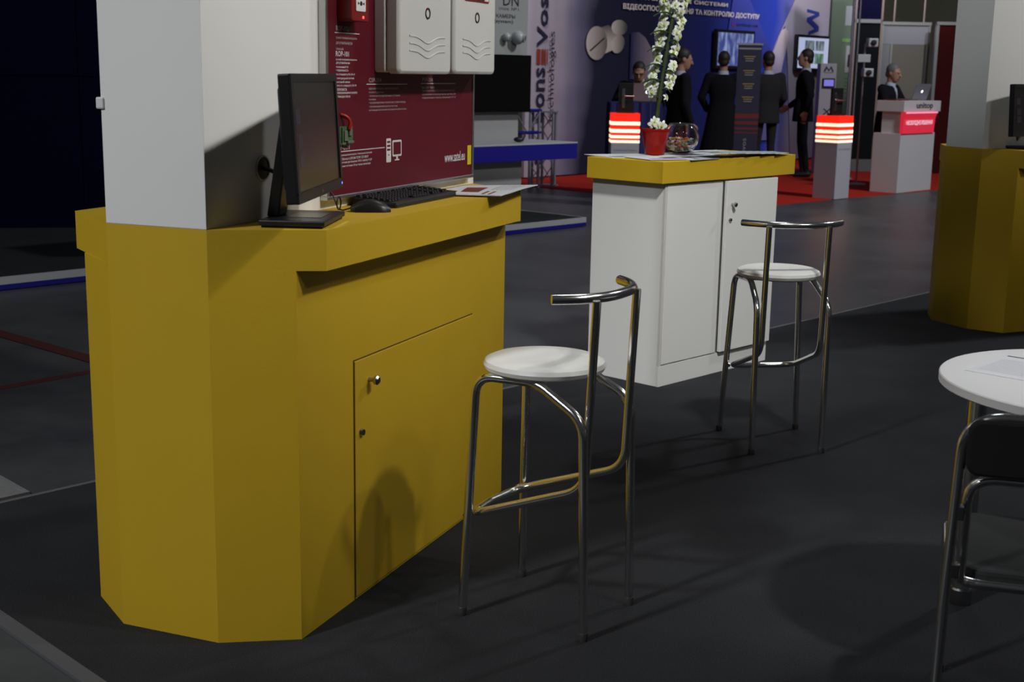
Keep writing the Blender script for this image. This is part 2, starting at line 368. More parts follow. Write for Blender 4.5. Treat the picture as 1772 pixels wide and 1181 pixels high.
# circuit board with red lead
pcb = thing('circuit_module', 'small green circuit module with red lead, mounted on the crimson board', 'circuit board', P3, R(TH1))
pb = MB().box(.622, .700, -.034, -.028, 1.290, 1.342).build('board_plate', M_PCB, pcb)
for q in ((.63, .636, 1.295, 1.34, .005), (.645, .662, 1.30, 1.33, .004), (.672, .690, 1.315, 1.332, .005), (.660, .696, 1.293, 1.300, .007)):
    MB().box(q[0], q[1], -.034 - q[4], -.034, q[2], q[3]).build('chip', mat('chip_grey', (.12, .13, .11), .5) if q[0] > .64 else mat('solder_green', (.05, .13, .06), .4), pb, bevel=.001)
for x in (.626, .694): MB().tube([(x, -.0285, 1.294), (x, -.022, 1.294)], .003, 8).build('spacer', M_ALU, pcb)
MB().tube(fillet([(.668, -.038, 1.335), (.668, -.044, 1.358), (.658, -.036, 1.372), (.650, -.022, 1.376)], .02), .0045, 8).build('red_lead', M_REDCAB, pcb, True)
MB().tube(fillet([(.674, -.038, 1.33), (.674, -.044, 1.352), (.664, -.036, 1.366), (.656, -.022, 1.370)], .02), .0035, 8).build('red_lead', M_REDCAB, pcb, True)
# manual call point
cp = thing('fire_call_point', 'red manual fire call point with white push plate on the crimson board', 'call point', P3, R(TH1))
cb = MB().vprism(rrect(.632, .735, 1.640, 1.742, .010, 4), -.070, -.022).build('housing', M_REDPL, cp, bevel=.003)
MB().vprism(rrect(.655, .712, 1.668, 1.722, .004, 3), -.073, -.069).build('push_plate', mat('call_plate_white', (.7, .7, .7), .4), cp, bevel=.001)
MB().lathe([(.0065, 0), (.0065, .001)], 14).xf(Matrix.Rotation(PI / 2, 4, 'X')).build('printed_mark', M_BLACKM, cp, loc=(.683, -.073, 1.690))
for s, x in ((1, .664), (-1, .702)): MB().vprism([(x, 1.686), (x, 1.694), (x + s * .010, 1.690)], -.0738, -.073).build('printed_mark', M_BLACKM, cp)
MB().box(.665, .702, -.0738, -.073, 1.712, 1.722).build('printed_mark', M_LEMON, cp)
MB().lathe([(.004, 0), (.004, .002), (.002, .003)], 12).xf(Matrix.Rotation(PI / 2, 4, 'X')).build('indicator_lamp', mat('red_indicator', (1, .05, .03), .4, emit=3.0, emit_col=(1, .06, .04)), cp, loc=(.700, -.070, 1.652))
# two glossy white alarm boxes
def alarm_box(x0, x1, z0, label, z_logo):
    t = thing('alarm_box', label, 'alarm box', P3, R(TH1), 'white alarm boxes on the crimson board')
    MB().vprism(rrect(x0, x1, z0 + .004, z0 + .42, .012, 4), -.060, -.022).build('back_shell', M_SIREN, t, True, bevel=.004)
    MB().vprism(rrect(x0 + .002, x1 + .002, z0, z0 + .424, .020, 6), -.106, -.0602).build('front_cover', M_SIREN, t, True, bevel=.010)
    w = x1 - x0; cx = (x0 + x1) / 2 + .01
    for k in range(3):
        zz = z0 + .115 - k * .022
        pts = [(cx + w * .34 * (i / 20 * 2 - 1), -.106, zz - .020 * (math.exp(-((i / 20 * 2 - 1) / .42) ** 2))) for i in range(21)]
        MB().tube(pts, .003, 6).build('wave_rib', M_SIREN, t, True)
    ring = MB().lathe([(.013, 0), (.0175, 0), (.0175, .002), (.013, .002)], 24, close=True).xf(Matrix.Rotation(PI / 2, 4, 'X')).build('emblem_ring', M_BLACKM, t, loc=(cx, -.106, z_logo))
    MB().prism([(.0, .0178), (-.010, .0148), (-.006, .010), (.0, .0125)], 0, .0026).xf(Matrix.Rotation(PI / 2, 4, 'X')).build('emblem_flame', M_REDPL, ring, loc=(0, 0, 0))
    return t
ab1 = alarm_box(.858, 1.236, 1.494, 'left of two glossy white alarm boxes on the crimson board', 1.680)
ab2 = alarm_box(1.262, 1.610, 1.496, 'right glossy white alarm box with red-edged display on the crimson board', 1.684)
dw = MB().vprism(rrect(1.34, 1.545, 1.735, 1.83, .006, 3), -.1075, -.105).build('display_surround', M_REDPL, ab2)
MB().box(1.348, 1.500, -.1085, -.107, 1.741, 1.822).build('display_window', M_SCREEN, dw)
MB().box(1.506, 1.538, -.1085, -.107, 1.741, 1.822).build('display_label', M_PAPER, dw)
MB().lathe([(.075, 0), (.07, 0), (.045, .014), (.01, .017)], 32).xf(Matrix.Rotation(PI / 2, 4, 'X')).build('front_dome', mat('bright_lens', (.78, .78, .78), .15, coat=1), ab1, True, loc=(1.06, -.1055, 1.795))

# ------------------------------------------------------------------ monitor, keyboard, mouse, paper on the near counter
def monitor(loc, yaw, label, base_off, gw=.52):
    t = thing('computer_monitor', label, 'monitor', loc, R(yaw))
    # local x along the screen, front towards -y, tilt backwards
    tilt = Matrix.Translation((0, 0, .082)) @ Matrix.Rotation(R(-3.2), 4, 'X')
    h = .306; w = gw / 2
    MB().vprism(rrect(-w, w, 0, h, .004, 2), -.001, .026).xf(tilt).build('casing', M_BLACKP, t, bevel=.002)
    MB().vprism(rrect(-w + .05, w - .05, .03, h - .03, .01, 3), .026, .042).xf(tilt).build('rear_housing', M_BLACKP, t, bevel=.006)
    b = MB(); i = .020
    for q in ((-w, w, 0, i + .006), (-w, w, h - i, h), (-w, -w + i, i, h - i), (w - i, w, i, h - i)): b.box(q[0], q[1], -.006, -.0005, q[2], q[3])
    bz = b.xf(tilt).build('bezel', M_BLACKP, t)
    MB().box(-w + i, w - i, -.0022, -.0008, i + .006, h - i).xf(tilt).build('display', M_SCREEN, t)
    for (x, z) in ((-w + .06, .205), (-w + .07, .145), (-w + .075, .10)):
        MB().box(x - .022, x + .022, -.0026, -.002, z - .018, z + .018).xf(tilt).build('screen_icon', mat('dim_icon', (.035, .034, .045), .3), t)
    MB().lathe([(.0035, 0), (.003, .001)], 10).xf(tilt @ Matrix.Translation((w - .012, -.006, .012)) @ Matrix.Rotation(PI / 2, 4, 'X')).build('power_lamp', mat('blue_led', (.1, .15, 1), .4, emit=2.0, emit_col=(.15, .2, 1)), bz)
    MB().vprism([(-.006, .008), (.006, .008), (0, .017)], -.0066, -.006).xf(tilt).build('emblem', M_CHROME_D, bz)
    bx, by = base_off
    bs = MB().box(bx - .135, bx + .135, by - .085, by + .085, 0.006, .020).build('base_plate', M_BLACKP, t, bevel=.003)
    MB().box(bx - .125, bx + .13, by - .078, by + .080, 0, .007).build('base_foot', M_BLACKM, bs)
    MB().box(bx - .055, bx + .06, by - .06, by + .028, .0195, .0212).build('base_inlay', mat('brown_grey_inlay', (.05, .043, .03), .3), bs)
    # leaning column from the plate's rear to the screen's back
    m = MB(); yb, yt = by + .066, .072
    m.add([(bx - .045, yb - .012, .02), (bx + .045, yb - .012, .02), (bx + .045, yb + .02, .02), (bx - .045, yb + .02, .02),
           (-.045, yt - .012, .30), (.045, yt - .012, .30), (.045, yt + .016, .30), (-.045, yt + .016, .30)],
          [(0, 3, 2, 1), (4, 5, 6, 7), (0, 1, 5, 4), (1, 2, 6, 5), (2, 3, 7, 6), (3, 0, 4, 7)])
    m.build('stand_column', M_BLACKP, t, bevel=.004)
    MB().box(-.04, .04, .036, .075, .20, .27).build('hinge', M_BLACKM, t, bevel=.003)
    return t
CT = TH
# world position of the bottom edge centre and the yaw of the screen
mon = monitor((-.497, 3.38, CT), 86.0, 'black widescreen monitor facing away from the wall on the near yellow counter', (.083, .066))
mon2 = monitor((3.118, 8.026, CT), 42.6, 'black monitor on the darker yellow counter at the right edge', (.083, .066))
def isl_pt(u, v, z): return Vector(P3[:2] + (0,)) + vec(TH1) * u + vec(TH1 - 90) * v + Vector((0, 0, z))
cbl = thing('monitor_cable', 'black monitor cable running into the round wall hole', 'cable')
MB().tube(fillet([isl_pt(.262, 0.002, 1.243), isl_pt(.262, .03, 1.238), isl_pt(.235, .075, 1.225), isl_pt(.22, .13, 1.235)], .05), .006, 8).build('cable_lead', M_CABLE, cbl, True)
# keyboard: long side along the counter
kb = thing('keyboard', 'black keyboard lying on the near yellow counter below the crimson board', 'keyboard', tuple(isl_pt(.945, .088, CT)), R(TH1 + 1.0))
prof = [(-.225, -.075), (.225, -.075), (.23, -.06), (.225, .075), (-.225, .075), (-.23, -.06)]
kbm = MB(); n = len(prof)
kbm.add([(p[0], p[1], 0) for p in prof] + [(p[0] * .99, p[1] * .98, .014 + .012 * (p[1] + .075) / .15) for p in prof], [tuple(range(n))[::-1], tuple(range(n, 2 * n))] + [(i, (i + 1) % n, n + (i + 1) % n, n + i) for i in range(n)])
kbm.build('keyboard_body', M_BLACKP, kb, bevel=.004)
keyme = MB().add([(-.0078, -.0078, 0), (.0078, -.0078, 0), (.0078, .0078, 0), (-.0078, .0078, 0), (-.006, -.0055, .007), (.006, -.0055, .007), (.006, .0065, .007), (-.006, .0065, .007)],
                 [(4, 5, 6, 7), (0, 1, 5, 4), (1, 2, 6, 5), (2, 3, 7, 6), (3, 0, 4, 7)]).mesh('key', M_BLACKM)
for r_ in range(6):
    for c_ in range(22):
        if (r_ == 0 and c_ in (1, 6, 11)) or c_ in (15, 19) or (r_ == 5 and 4 <= c_ <= 8): continue
        x = -.206 + c_ * .0195; y = .058 - r_ * .0185 - (.004 if r_ else 0)
        o = bpy.data.objects.new('key', keyme); C.objects.link(o); o.parent = kb; o.location = (x, y, .0145 + .012 * (y + .075) / .15)
MB().box(-.045, .042, -.0575 + .013, -.0575 + .028, .0155, .0225).build('key', M_BLACKM, kb, bevel=.002)
MB().box(-.225, .225, -.0735, -.052, .012, .0165).build('palm_edge', mat('satin_grey_edge', (.022, .026, .028), .35), kb, bevel=.004)
kc = tag(MB().tube(fillet([isl_pt(.93, .018, CT + .014), isl_pt(.90, .008, CT + .03), isl_pt(.86, .003, CT + .05)], .02), .0022, 8).build('keyboard_cable', M_CABLE, None, True), 'thin black keyboard cable hanging behind the keyboard', 'cable')
ms = thing('computer_mouse', 'black mouse beside the keyboard on the near yellow counter', 'mouse', tuple(isl_pt(.605, .142, CT)), R(TH1 - 62))
msb = MB()
for i in range(9):
    t_ = i / 8; x = -.058 + .116 * t_; wd = .031 * (1 - (2 * t_ - 1) ** 6 * .55); hh = .036 * math.sin(PI * (.10 + .82 * t_)) ** .8
    for k in range(9):
        a = PI * k / 8; msb.v.append((x, wd * math.cos(a), max(0, hh * math.sin(a) ** .7)))
for i in range(8):
    for k in range(8): msb.f.append((i * 9 + k, (i + 1) * 9 + k, (i + 1) * 9 + k + 1, i * 9 + k + 1))
msb.f += [tuple(range(9)), tuple(range(72, 81))[::-1]] + [tuple([i * 9 for i in range(9)] + [i * 9 + 8 for i in range(8, -1, -1)])]
msb.build('mouse_body', M_BLACKP, ms, True)
MB().tube([(.030, 0, .026), (.046, 0, .017)], .004, 10).build('scroll_wheel', M_RUBBER, ms, True)
MB().box(.012, .054, -.0005, .0005, .015, .0225).xf(Matrix.Rotation(R(12), 4, 'Y') @ Matrix.Translation((-.002, 0, .008))).build('button_seam', M_BLACKM, ms)
lp = [isl_pt(.575, .10, CT + .012), isl_pt(.565, .075, CT + .004)] + [isl_pt(.575 + .012 * math.cos(a), .055, CT + .022 + .018 * math.sin(a)) for a in [R(x) for x in range(250, 620, 30)]] + [isl_pt(.585, .03, CT + .045), isl_pt(.582, .004, CT + .07)]
tag(MB().tube(lp, .0022, 8).build('mouse_cable', M_CABLE, None, True), 'looped thin black mouse cable by the crimson board', 'cable')
# brochure sheets hanging over the counter's end
def sheet(name, pts, label, cat='paper', m=M_PAPER, z=CT, th=.0015, group=None, sag=None):
    """paper from four world xy corners, subdivided so its free end may lift or droop"""
    t = thing(name, label, cat, (0, 0, 0), 0, group)
    a, b, c, d = [Vector((*p, 0)) for p in pts]; nx = ny = 8; vs = []; fs = []
    for s_ in (th, 0):
        for j in range(ny + 1):
            for i in range(nx + 1):
                u, v = i / nx, j / ny; p = (a * (1 - u) + b * u) * (1 - v) + (d * (1 - u) + c * u) * v
                vs.append((p.x, p.y, z + s_ + (sag(u, v) if sag else 0)))
    N = (nx + 1) * (ny + 1)
    for j in range(ny):
        for i in range(nx):
            q = (j * (nx + 1) + i, j * (nx + 1) + i + 1, (j + 1) * (nx + 1) + i + 1, (j + 1) * (nx + 1) + i)
            fs.append(q); fs.append(tuple(N + k for k in q[::-1]))
    rim = [i for i in range(nx + 1)] + [(j + 1) * (nx + 1) + nx for j in range(ny)] + [ny * (nx + 1) + nx - 1 - i for i in range(nx)] + [(ny - 1 - j) * (nx + 1) for j in range(ny - 1)]
    for k in range(len(rim)):
        i, j = rim[k], rim[(k + 1) % len(rim)]; fs.append((j, i, N + i, N + j))
    MB().add(vs, fs).build('sheet', m, t)
    def patch(u0, u1, v0, v1, mm, nm='printed_area'):
        vs = []; k = 4
        for j in range(k + 1):
            for i in range(k + 1):
                u = u0 + (u1 - u0) * i / k; v = v0 + (v1 - v0) * j / k; p = (a * (1 - u) + b * u) * (1 - v) + (d * (1 - u) + c * u) * v
                vs.append((p.x, p.y, z + th + .0006 + (sag(u, v) if sag else 0)))
        fs = [(j * (k + 1) + i, j * (k + 1) + i + 1, (j + 1) * (k + 1) + i + 1, (j + 1) * (k + 1) + i) for j in range(k) for i in range(k)]
        MB().add(vs, fs).build(nm, mm, t)
    t_patch[t.name] = patch
    return t
t_patch = {}
def ip(u, v): p = isl_pt(u, v, 0); return (p.x, p.y)
PR_RED = mat('print_red', (.18, .02, .02), .45, noise=.6, nscale=25); PR_GREY = mat('print_grey', (.25, .25, .28), .5); PR_GREEN = mat('print_green', (.12, .22, .07), .5, noise=.5, nscale=30)
PR_DARK = mat('print_dark', (.05, .035, .05), .4); PR_BLUE = mat('print_blue', (.07, .11, .28), .4)
s1 = sheet('brochure', [ip(1.27, -.0 + .02), ip(1.56, .02), ip(1.62, .20), ip(1.30, .20)], 'pale folded brochure under the printed one on the near counter', 'brochure', M_PAPER, CT, .002, None, lambda u, v: .012 * max(0, 1 - u * 3) * (1 - v))
s2 = sheet('brochure', [ip(1.165, .150), ip(1.50, .055), ip(1.585, .285), ip(1.205, .300)], 'printed white brochure overhanging the near counter beside the keyboard', 'brochure', M_PAPER, CT + .0045, .003, None, lambda u, v: .010 * max(0, u - .3) * v + .004 * math.sin(u * 3))
pt = t_patch[s2.name]; pt(.20, .62, .08, .42, PR_RED); pt(.05, .30, .55, .60, PR_RED); pt(.05, .28, .68, .73, PR_RED)
for k in range(5): pt(.40, .92, .56 + k * .075, .575 + k * .075, PR_GREY, 'printed_line')

# ------------------------------------------------------------------ bar stools
def bar_stool(loc, rz, label):
    t = thing('bar_stool', label, 'stool', loc, rz, 'chrome bar stools with round white seats')
    r = .0125
    MB().lathe([(.08, .694), (.150, .697), (.166, .704), (.171, .715), (.166, .726), (.150, .733), (.09, .737), (.01, .738)], 48, (0, .03, 0)).build('seat', M_SEATW, t, True)
    MB().box(-.14, .14, -.01, .06, .688, .698).build('seat_plate', M_BLACKM, t)
    for s in (-1, 1):
        MB().tube(fillet([(s * .172, .185, 0), (s * .142, .165, .690), (s * .132, .05, .690)], .055, 8), r, 14).build('leg', M_CHROME, t, True)
        MB().tube(fillet([(s * .147, -.185, 0), (s * .150, -.168, .610), (s * .132, -.02, .690), (s * .132, .051, .690)], .05, 8), r, 14).build('leg', M_CHROME, t, True)
        MB().tube(fillet([(s * .124, -.185, .928), (s * .124, -.165, .415), (s * .140, .178, .290), (0, .20, .284)], .06, 10), r * .95, 14).build('back_upright', M_CHROME, t, True)
        MB().tube([(s * .140, .19, .289), (s * .163, .181, .292)], .009, 10).build('footrest_joint', M_CHROME_D, t, True)
        for (x, y) in ((s * .172, .185), (s * .147, -.185)): MB().lathe([(.0132, 0), (.0136, .003), (.0136, .022), (.0128, .024)], 14, (x, y, 0)).build('rubber_foot', mat('grey_cap', (.035, .035, .035), .5), t, True)
    pts = []
    for i in range(25):
        q = -1 + 2 * i / 24; pts.append((.205 * q if abs(q) < .9 else .205 * q, -.200 + .105 * abs(q) ** 2.6, .935))
    MB().tube(pts, .0135, 16).build('back_rail', M_CHROME, t, True)
    return t
bar_stool((.118, 3.547, 0), R(60.4), 'chrome bar stool with round white seat in front of the near yellow counter')
bar_stool((1.10, 5.357, 0), R(8.0), 'chrome bar stool with round white seat beside the white cabinet')

# ------------------------------------------------------------------ white cabinet with yellow top
cab = thing('white_cabinet', 'white two-door cabinet with thick yellow top behind the stools', 'cabinet', (.714, 6.31, 0), R(46.2))
CWD, CDP = .945, .447       # local x along the door side, y into depth (left side)
MB().box(0, CWD, 0.004, CDP, 0, .998).build('carcass', M_LAM, cab, bevel=.001)
MB().box(-.046, 1.105, -.026, CDP + .002, ZB, TH).build('cabinet_top', M_YEL, cab, bevel=.002)
MB().box(0.018, .468, -.012, .003, .110, .992).build('front_panel', M_LAM, cab, bevel=.001)
MB().box(0, CWD, -.010, .003, 0, .104).build('kick_board', M_LAM, cab, bevel=.001)
MB().box(0.0, .0165, -.010, .003, .104, .998).build('side_edge', mat('edge_band', (.60, .585, .55), .5), cab)
dr = MB().box(.484, CWD - .004, -.030, -.012, .112, .990).build('cabinet_door', M_LAM, cab, bevel=.0015)
MB().box(.4685, .482, -.008, .003, .110, .992).build('door_gap', mat('gap_grey', (.12, .12, .12), .8), cab)
MB().lathe([(.006, 0), (.005, .014), (.012, .019), (.013, .027), (.008, .031)], 18).xf(Matrix.Rotation(PI / 2, 4, 'X')).build('door_knob', M_CHROME_D, dr, True, loc=(.528, -.030, .872))
MB().lathe([(.011, 0), (.011, 0), (.008, .009), (.003, .009)], 18).xf(Matrix.Rotation(PI / 2, 4, 'X')).build('door_lock', M_CHROME_D, dr, True, loc=(.518, -.030, .793))
ca, cbv = vec(46.2), vec(136.2); co = Vector((.714, 6.31, 0))
def cabp(x, y): p = co + ca * x + cbv * y; return (p.x, p.y)
ZC = TH + .0004
# leaflets spread on it
defs = [
    # corners (x along, y depth), label, material
    ([(-.03, .30), (.20, .17), (.34, .43), (.044, .547)], 'white leaflet jutting over the left corner of the white cabinet', M_PAPER, [(.1, .4, .1, .35, PR_GREEN)], .0),
    ([(-.04, .06), (.20, -.02), (.30, .22), (.03, .28)], 'blue-striped leaflet under the red flowerpot on the white cabinet', M_PAPER, [(.1, .9, .08, .22, PR_BLUE), (.55, .9, .35, .6, PR_DARK)], .003),
    ([(.16, -.035), (.40, -.03), (.42, .16), (.22, .20)], 'white leaflet at the front edge right of the red flowerpot', M_PAPERB, [(.1, .8, .45, .8, PR_DARK), (.15, .45, .1, .3, PR_GREEN)], 0),
    ([(.30, .16), (.62, .10), (.68, .36), (.34, .42)], 'leaflet with a dark picture behind the front row on the white cabinet', M_PAPERB, [(.3, .8, .25, .75, PR_DARK)], .0),
    ([(.62, .18), (.90, .12), (.98, .40), (.68, .44)], 'pale leaflet at the back right of the cabinet top', M_PAPER, [(.1, .5, .3, .8, PR_DARK)], .003),
]
for i, (q, lb, m, pats, dz) in enumerate(defs):
    s = sheet('leaflet', [cabp(*p) for p in q], lb, 'leaflet', m, ZC + dz, .0025)
    for p_ in pats: t_patch[s.name](*p_)
for k in range(9):
    x = .36 + k * .068
    nth = ['first', 'second', 'third', 'fourth', 'fifth', 'sixth', 'seventh', 'eighth', 'last'][k]
    s = sheet('leaflet', [cabp(x - .02, -.046 + .006 * (k % 2)), cabp(x + .12, -.036), cabp(x + .17, .10), cabp(x + .04, .14)], nth + ' of the fanned green-patterned leaflets along the cabinet front, counted from the flowerpot', 'leaflet', M_PAPERB, ZC + .009 + (8 - k) * .0022, .0018, 'fanned leaflets on the cabinet')
    t_patch[s.name](.15, .85, .2, .6, PR_GREEN); t_patch[s.name](.1, .5, .72, .9, PR_DARK)
# potted orchid
po = Vector((*cabp(.335, .325), 0)); PZ = ZC + .0035
orch = thing('potted_orchid', 'white dendrobium orchid in a red translucent pot on the white cabinet', 'orchid', (po.x, po.y, PZ))
MB().lathe([(.048, 0), (.050, .001), (.0535, .026), (.0545, .028), (.071, .118), (.076, .121), (.076, .130), (.072, .130), (.067, .118), (.050, .03), (.046, 0)], 40, close=True).build('pot', M_REDGL, orch, True)
MB().lathe([(.046, .0), (.050, .03), (.064, .108), (.03, .112), (.004, .113)], 32, (0, 0, .004)).build('soil', mat('dark_soil', (.06, .012, .008), .9), orch)
stem_pts = []
def stem_at(q):   # q 0..1 : rises and leans to the right, in the camera's x direction
    return Vector((.0 + .004 * q + .085 * q ** 1.4, -.01 * q, .10 + .74 * q))
M_STEM = mat('orchid_cane', (.030, .042, .012), .5, noise=.3, nscale=40); M_LEAF = mat('orchid_leaf', (.030, .085, .016), .42); M_PETAL = mat('orchid_petal', (.72, .76, .66), .5); M_LIP = mat('orchid_throat', (.45, .50, .08), .5)
MB().tube([stem_at(i / 16) for i in range(17)], [.0145 + .0025 * math.sin(i * 1.7) - .008 * i / 16 for i in range(17)], 10).build('stem', M_STEM, orch, True)
def petal_mesh():
    b = MB()
    for k in range(5):
        a = R(90 + 72 * k); ln, wd = (.030, .0085) if k in (0, 2, 3) else (.028, .012)
        base = len(b.v); ca_, sa_ = math.cos(a), math.sin(a)
        for (l, w, y) in ((.002, .25, 0), (.3, .8, -.004), (.6, 1, -.004), (.85, .6, .001), (1, .08, .006)):
            for sgn in (-1, 1):
                px, pz = l * ln, sgn * w * wd; b.v.append((px * ca_ - pz * sa_, y - .001, px * sa_ + pz * ca_))
        for sgn in range(4): b.f.append((base + 2 * sgn, base + 2 * sgn + 1, base + 2 * sgn + 3, base + 2 * sgn + 2))
    return b
pet = petal_mesh().mesh('flower', M_PETAL); lipm = MB().ell((0, -.008, -.003), .007, .006, .009, 8, 5).mesh('flower_lip', M_LIP)
sol = None
rnd = random.Random(3)
def flower(p, yaw, pitch, sc_):
    o = bpy.data.objects.new('flower', pet); C.objects.link(o); o.parent = orch; o.location = p; o.rotation_euler = (pitch, rnd.uniform(-.5, .5), yaw); o.scale = (sc_,) * 3
    q = bpy.data.objects.new('flower_lip', lipm); C.objects.link(q); q.parent = o
for i in range(104):
    q = rnd.uniform(.27, 1.02); s = stem_at(q); side = rnd.uniform(0, 2 * PI); rr = rnd.uniform(.02, .062) * (1.05 if q > .6 else .95)
    off = Vector((math.cos(side) * rr - .014 * (1 - q), math.sin(side) * rr * .8, rnd.uniform(-.015, .015)))
    if q < .80:
        off.y = abs(off.y) * .6
        if abs(off.x) < .032: off.x = math.copysign(.032 + rnd.random() * .02, off.x if rnd.random() < .7 else -1)
    yaw = math.copysign(rnd.uniform(0, .8), off.x); flower(s + off, yaw, rnd.uniform(-.45, .45), rnd.uniform(.72, 1.05))
for d in ((-.018, -.02, .155), (.008, -.022, .15), (.03, -.03, .148), (-.006, -.02, .168)): flower(stem_at(0) + Vector(d) - Vector((0, 0, .10)), rnd.uniform(-.5, .5), .1, .95)
def leaf(q, side, ln, dep):
    b = MB(); s = stem_at(q)
    for k in range(7):
        u = k / 6; wd = .021 * math.sin(PI * (.12 + .83 * u)) ; x = side * ln * u; z = .018 * math.sin(PI * u * .8) - .02 * u * u
        for w_ in (-1, 0, 1): b.v.append((s.x + x, s.y + dep * u + w_ * wd, s.z + z + (.004 if w_ else 0)))
        for w_ in (-1, 0, 1): b.v.append((s.x + x, s.y + dep * u + w_ * wd, s.z + z + (.004 if w_ else 0) - .003))
    for k in range(6):
        o_ = k * 6
        for j in range(2): b.f.append((o_ + j, o_ + j + 1, o_ + 7 + j, o_ + 6 + j)); b.f.append((o_ + 3 + j, o_ + 9 + j, o_ + 10 + j, o_ + 4 + j))
        b.f.append((o_, o_ + 6, o_ + 9, o_ + 3)); b.f.append((o_ + 2, o_ + 5, o_ + 11, o_ + 8))
    b.build('leaf', M_LEAF, orch, True)
for q, sd, ln, dep in ((.24, -1, .045, -.02), (.30, 1, .05, -.01), (.36, -1, .105, -.065), (.42, 1, .06, -.01), (.46, -1, .105, -.065), (.53, 1, .06, .01), (.57, -1, .105, -.065), (.62, 1, .05, -.01), (.68, -1, .105, -.065), (.80, -1, .105, -.065), (.90, 1, .05, -.02), (.93, -1, .06, -.03)): leaf(q, sd, ln, dep)
# glass bowl with sweets
bo = Vector((*cabp(.565, .335), 0)); bz_ = ZC + .006
bowl = thing('glass_bowl', 'round clear glass bowl of sweets behind the red flowerpot', 'bowl', (bo.x, bo.y, bz_))
Rb = .094; prof = []
for k in range(15):
    a = R(-62 + k * (62 + 50) / 14); prof.append((Rb * math.cos(a), Rb * .92 + Rb * .95 * math.sin(a)))
z0 = prof[0][1]; prof = [(r_, z - z0) for r_, z in prof]
inner = [(r_ - .003 if i else r_, z + (.004 if i < 4 else 0)) for i, (r_, z) in enumerate(prof)]
MB().lathe([(.002, 0)] + prof + [(prof[-1][0] + .004, prof[-1][1] + .003), (prof[-1][0] - .001, prof[-1][1] + .005)] + inner[::-1][:-1] + [(inner[1][0] * .7, .005), (.002, .005)], 48).build('bowl_wall', M_GLASS, bowl, True)
cols = {'green': (.10, .35, .05), 'red': (.45, .05, .04), 'white': (.7, .68, .62), 'orange': (.50, .18, .04)}
sw = {}
for nm_, cc in cols.items():
    b = MB().ell((0, 0, 0), .013, .008, .0075, 10, 6)
    for s in (-1, 1): b.add([(s * .011, 0, 0), (s * .022, -.008, .003), (s * .023, 0, -.003), (s * .022, .008, .003), (s * .0225, 0, 0)], [(0, 1, 2), (0, 2, 3), (0, 3, 4), (0, 4, 1), (1, 4, 3, 2)])
    sw[nm_] = b.mesh('wrapped_sweet', mat('sweet_' + nm_, cc, .3), True)
i = 0; rs = random.Random(11)
for lay in range(5):
    z = .016 + lay * .014; rmax = math.sqrt(max(.001, (Rb - .02) ** 2 - (Rb * .92 - z) ** 2)) * .86
    for k in range(16 - lay):
        a = rs.uniform(0, 2 * PI); r_ = rmax * math.sqrt(rs.random()); nm_ = rs.choice(['green', 'green', 'red', 'white', 'white', 'orange'])
        o = bpy.data.objects.new('wrapped_sweet', sw[nm_]); C.objects.link(o); o.location = (bo.x + r_ * math.cos(a), bo.y + r_ * math.sin(a), bz_ + z); o.rotation_euler = (rs.uniform(-.5, .5), rs.uniform(-.5, .5), rs.uniform(0, 6.28)); o.scale = (.85,) * 3
        tag(o, nm_ + ' wrapped sweet in the round glass bowl', 'sweet', nm_ + ' sweets in the glass bowl')

# ------------------------------------------------------------------ round table with paper, and chair
tb = thing('round_table', 'round white table on chrome legs at the right edge', 'table', (1.572, 3.355, 0))
MB().lathe([(.428, .708), (.433, .712), (.433, .732), (.430, .735), (.01, .735)], 72).build('table_top', mat('white_table_laminate', (.66, .66, .67), .4), tb, True)
for a in (130.5, 250.5, 10.5):
    x, y = .375 * math.cos(R(a)), .375 * math.sin(R(a))
    lg = MB().lathe([(.027, .03), (.027, .700)], 24, (x, y, 0)).build('leg', M_CHROME, tb, True)
    MB().lathe([(.031, 0), (.032, .004), (.032, .045), (.028, .05)], 24, (x, y, 0)).build('leg_foot', M_CHROME_D, lg, True)
    MB().lathe([(.045, .698), (.045, .709)], 24, (x, y, 0)).build('mounting_plate', M_CHROME_D, lg, True)
ps = sheet('printed_sheet', [(1.225, 3.474), (1.355, 3.345), (1.56, 3.555), (1.415, 3.685)], 'printed white sheet lying on the round white table', 'paper', M_PAPER, .7353, .001)
pf = t_patch[ps.name]; pf(.05, .95, .93, .965, PR_DARK)
for k in range(9): pf(.08, .92 - .05 * (k % 3), .15 + k * .075, .158 + k * .075, mat('print_lilac', (.42, .42, .50), .5), 'printed_line')

ch = thing('visitor_chair', 'chrome tube chair with black back at the round white table', 'chair', (1.227, 2.848, 0), R(74 - 90))
r = .0115
outer = fillet([(-.235, -.30, 0), (-.225, -.235, .46), (-.215, -.245, .815), (.215, -.245, .815), (.225, -.235, .46), (.235, -.30, 0)], .085, 10)
half = len(outer) // 2
MB().tube(outer, r, 14).build('back_frame', M_CHROME, ch, True)
for s in (-1, 1):
    MB().tube(fillet([(s * .196, .285, 0), (s * .205, .235, .425), (s * .218, -.22, .44)], .05, 8), r, 14).build('leg', M_CHROME, ch, True)
    for z in (.47, .60): MB().box(s * .212 - .012, s * .212 + .012, -.246, -.222, z - .016, z + .016).build('bracket', M_CHROME_D, ch, bevel=.003)
    for y in (.285, -.30): MB().lathe([(.014, 0), (.0145, .004), (.0145, .02), (.012, .023)], 12, (s * (.196 if y > 0 else .235), y, 0)).build('rubber_foot', M_RUBBER, ch, True)
MB().tube(fillet([(-.196, .20, .425), (-.196, -.185, .425), (.196, -.185, .425), (.196, .20, .425)], .05, 8), r, 14).build('seat_tube', M_CHROME, ch, True)
MB().tube(fillet([(-.195, -.19, .43), (-.195, -.215, .672), (.195, -.215, .672), (.195, -.19, .43)], .06, 10), r, 14).build('lower_back_tube', M_CHROME, ch, True)
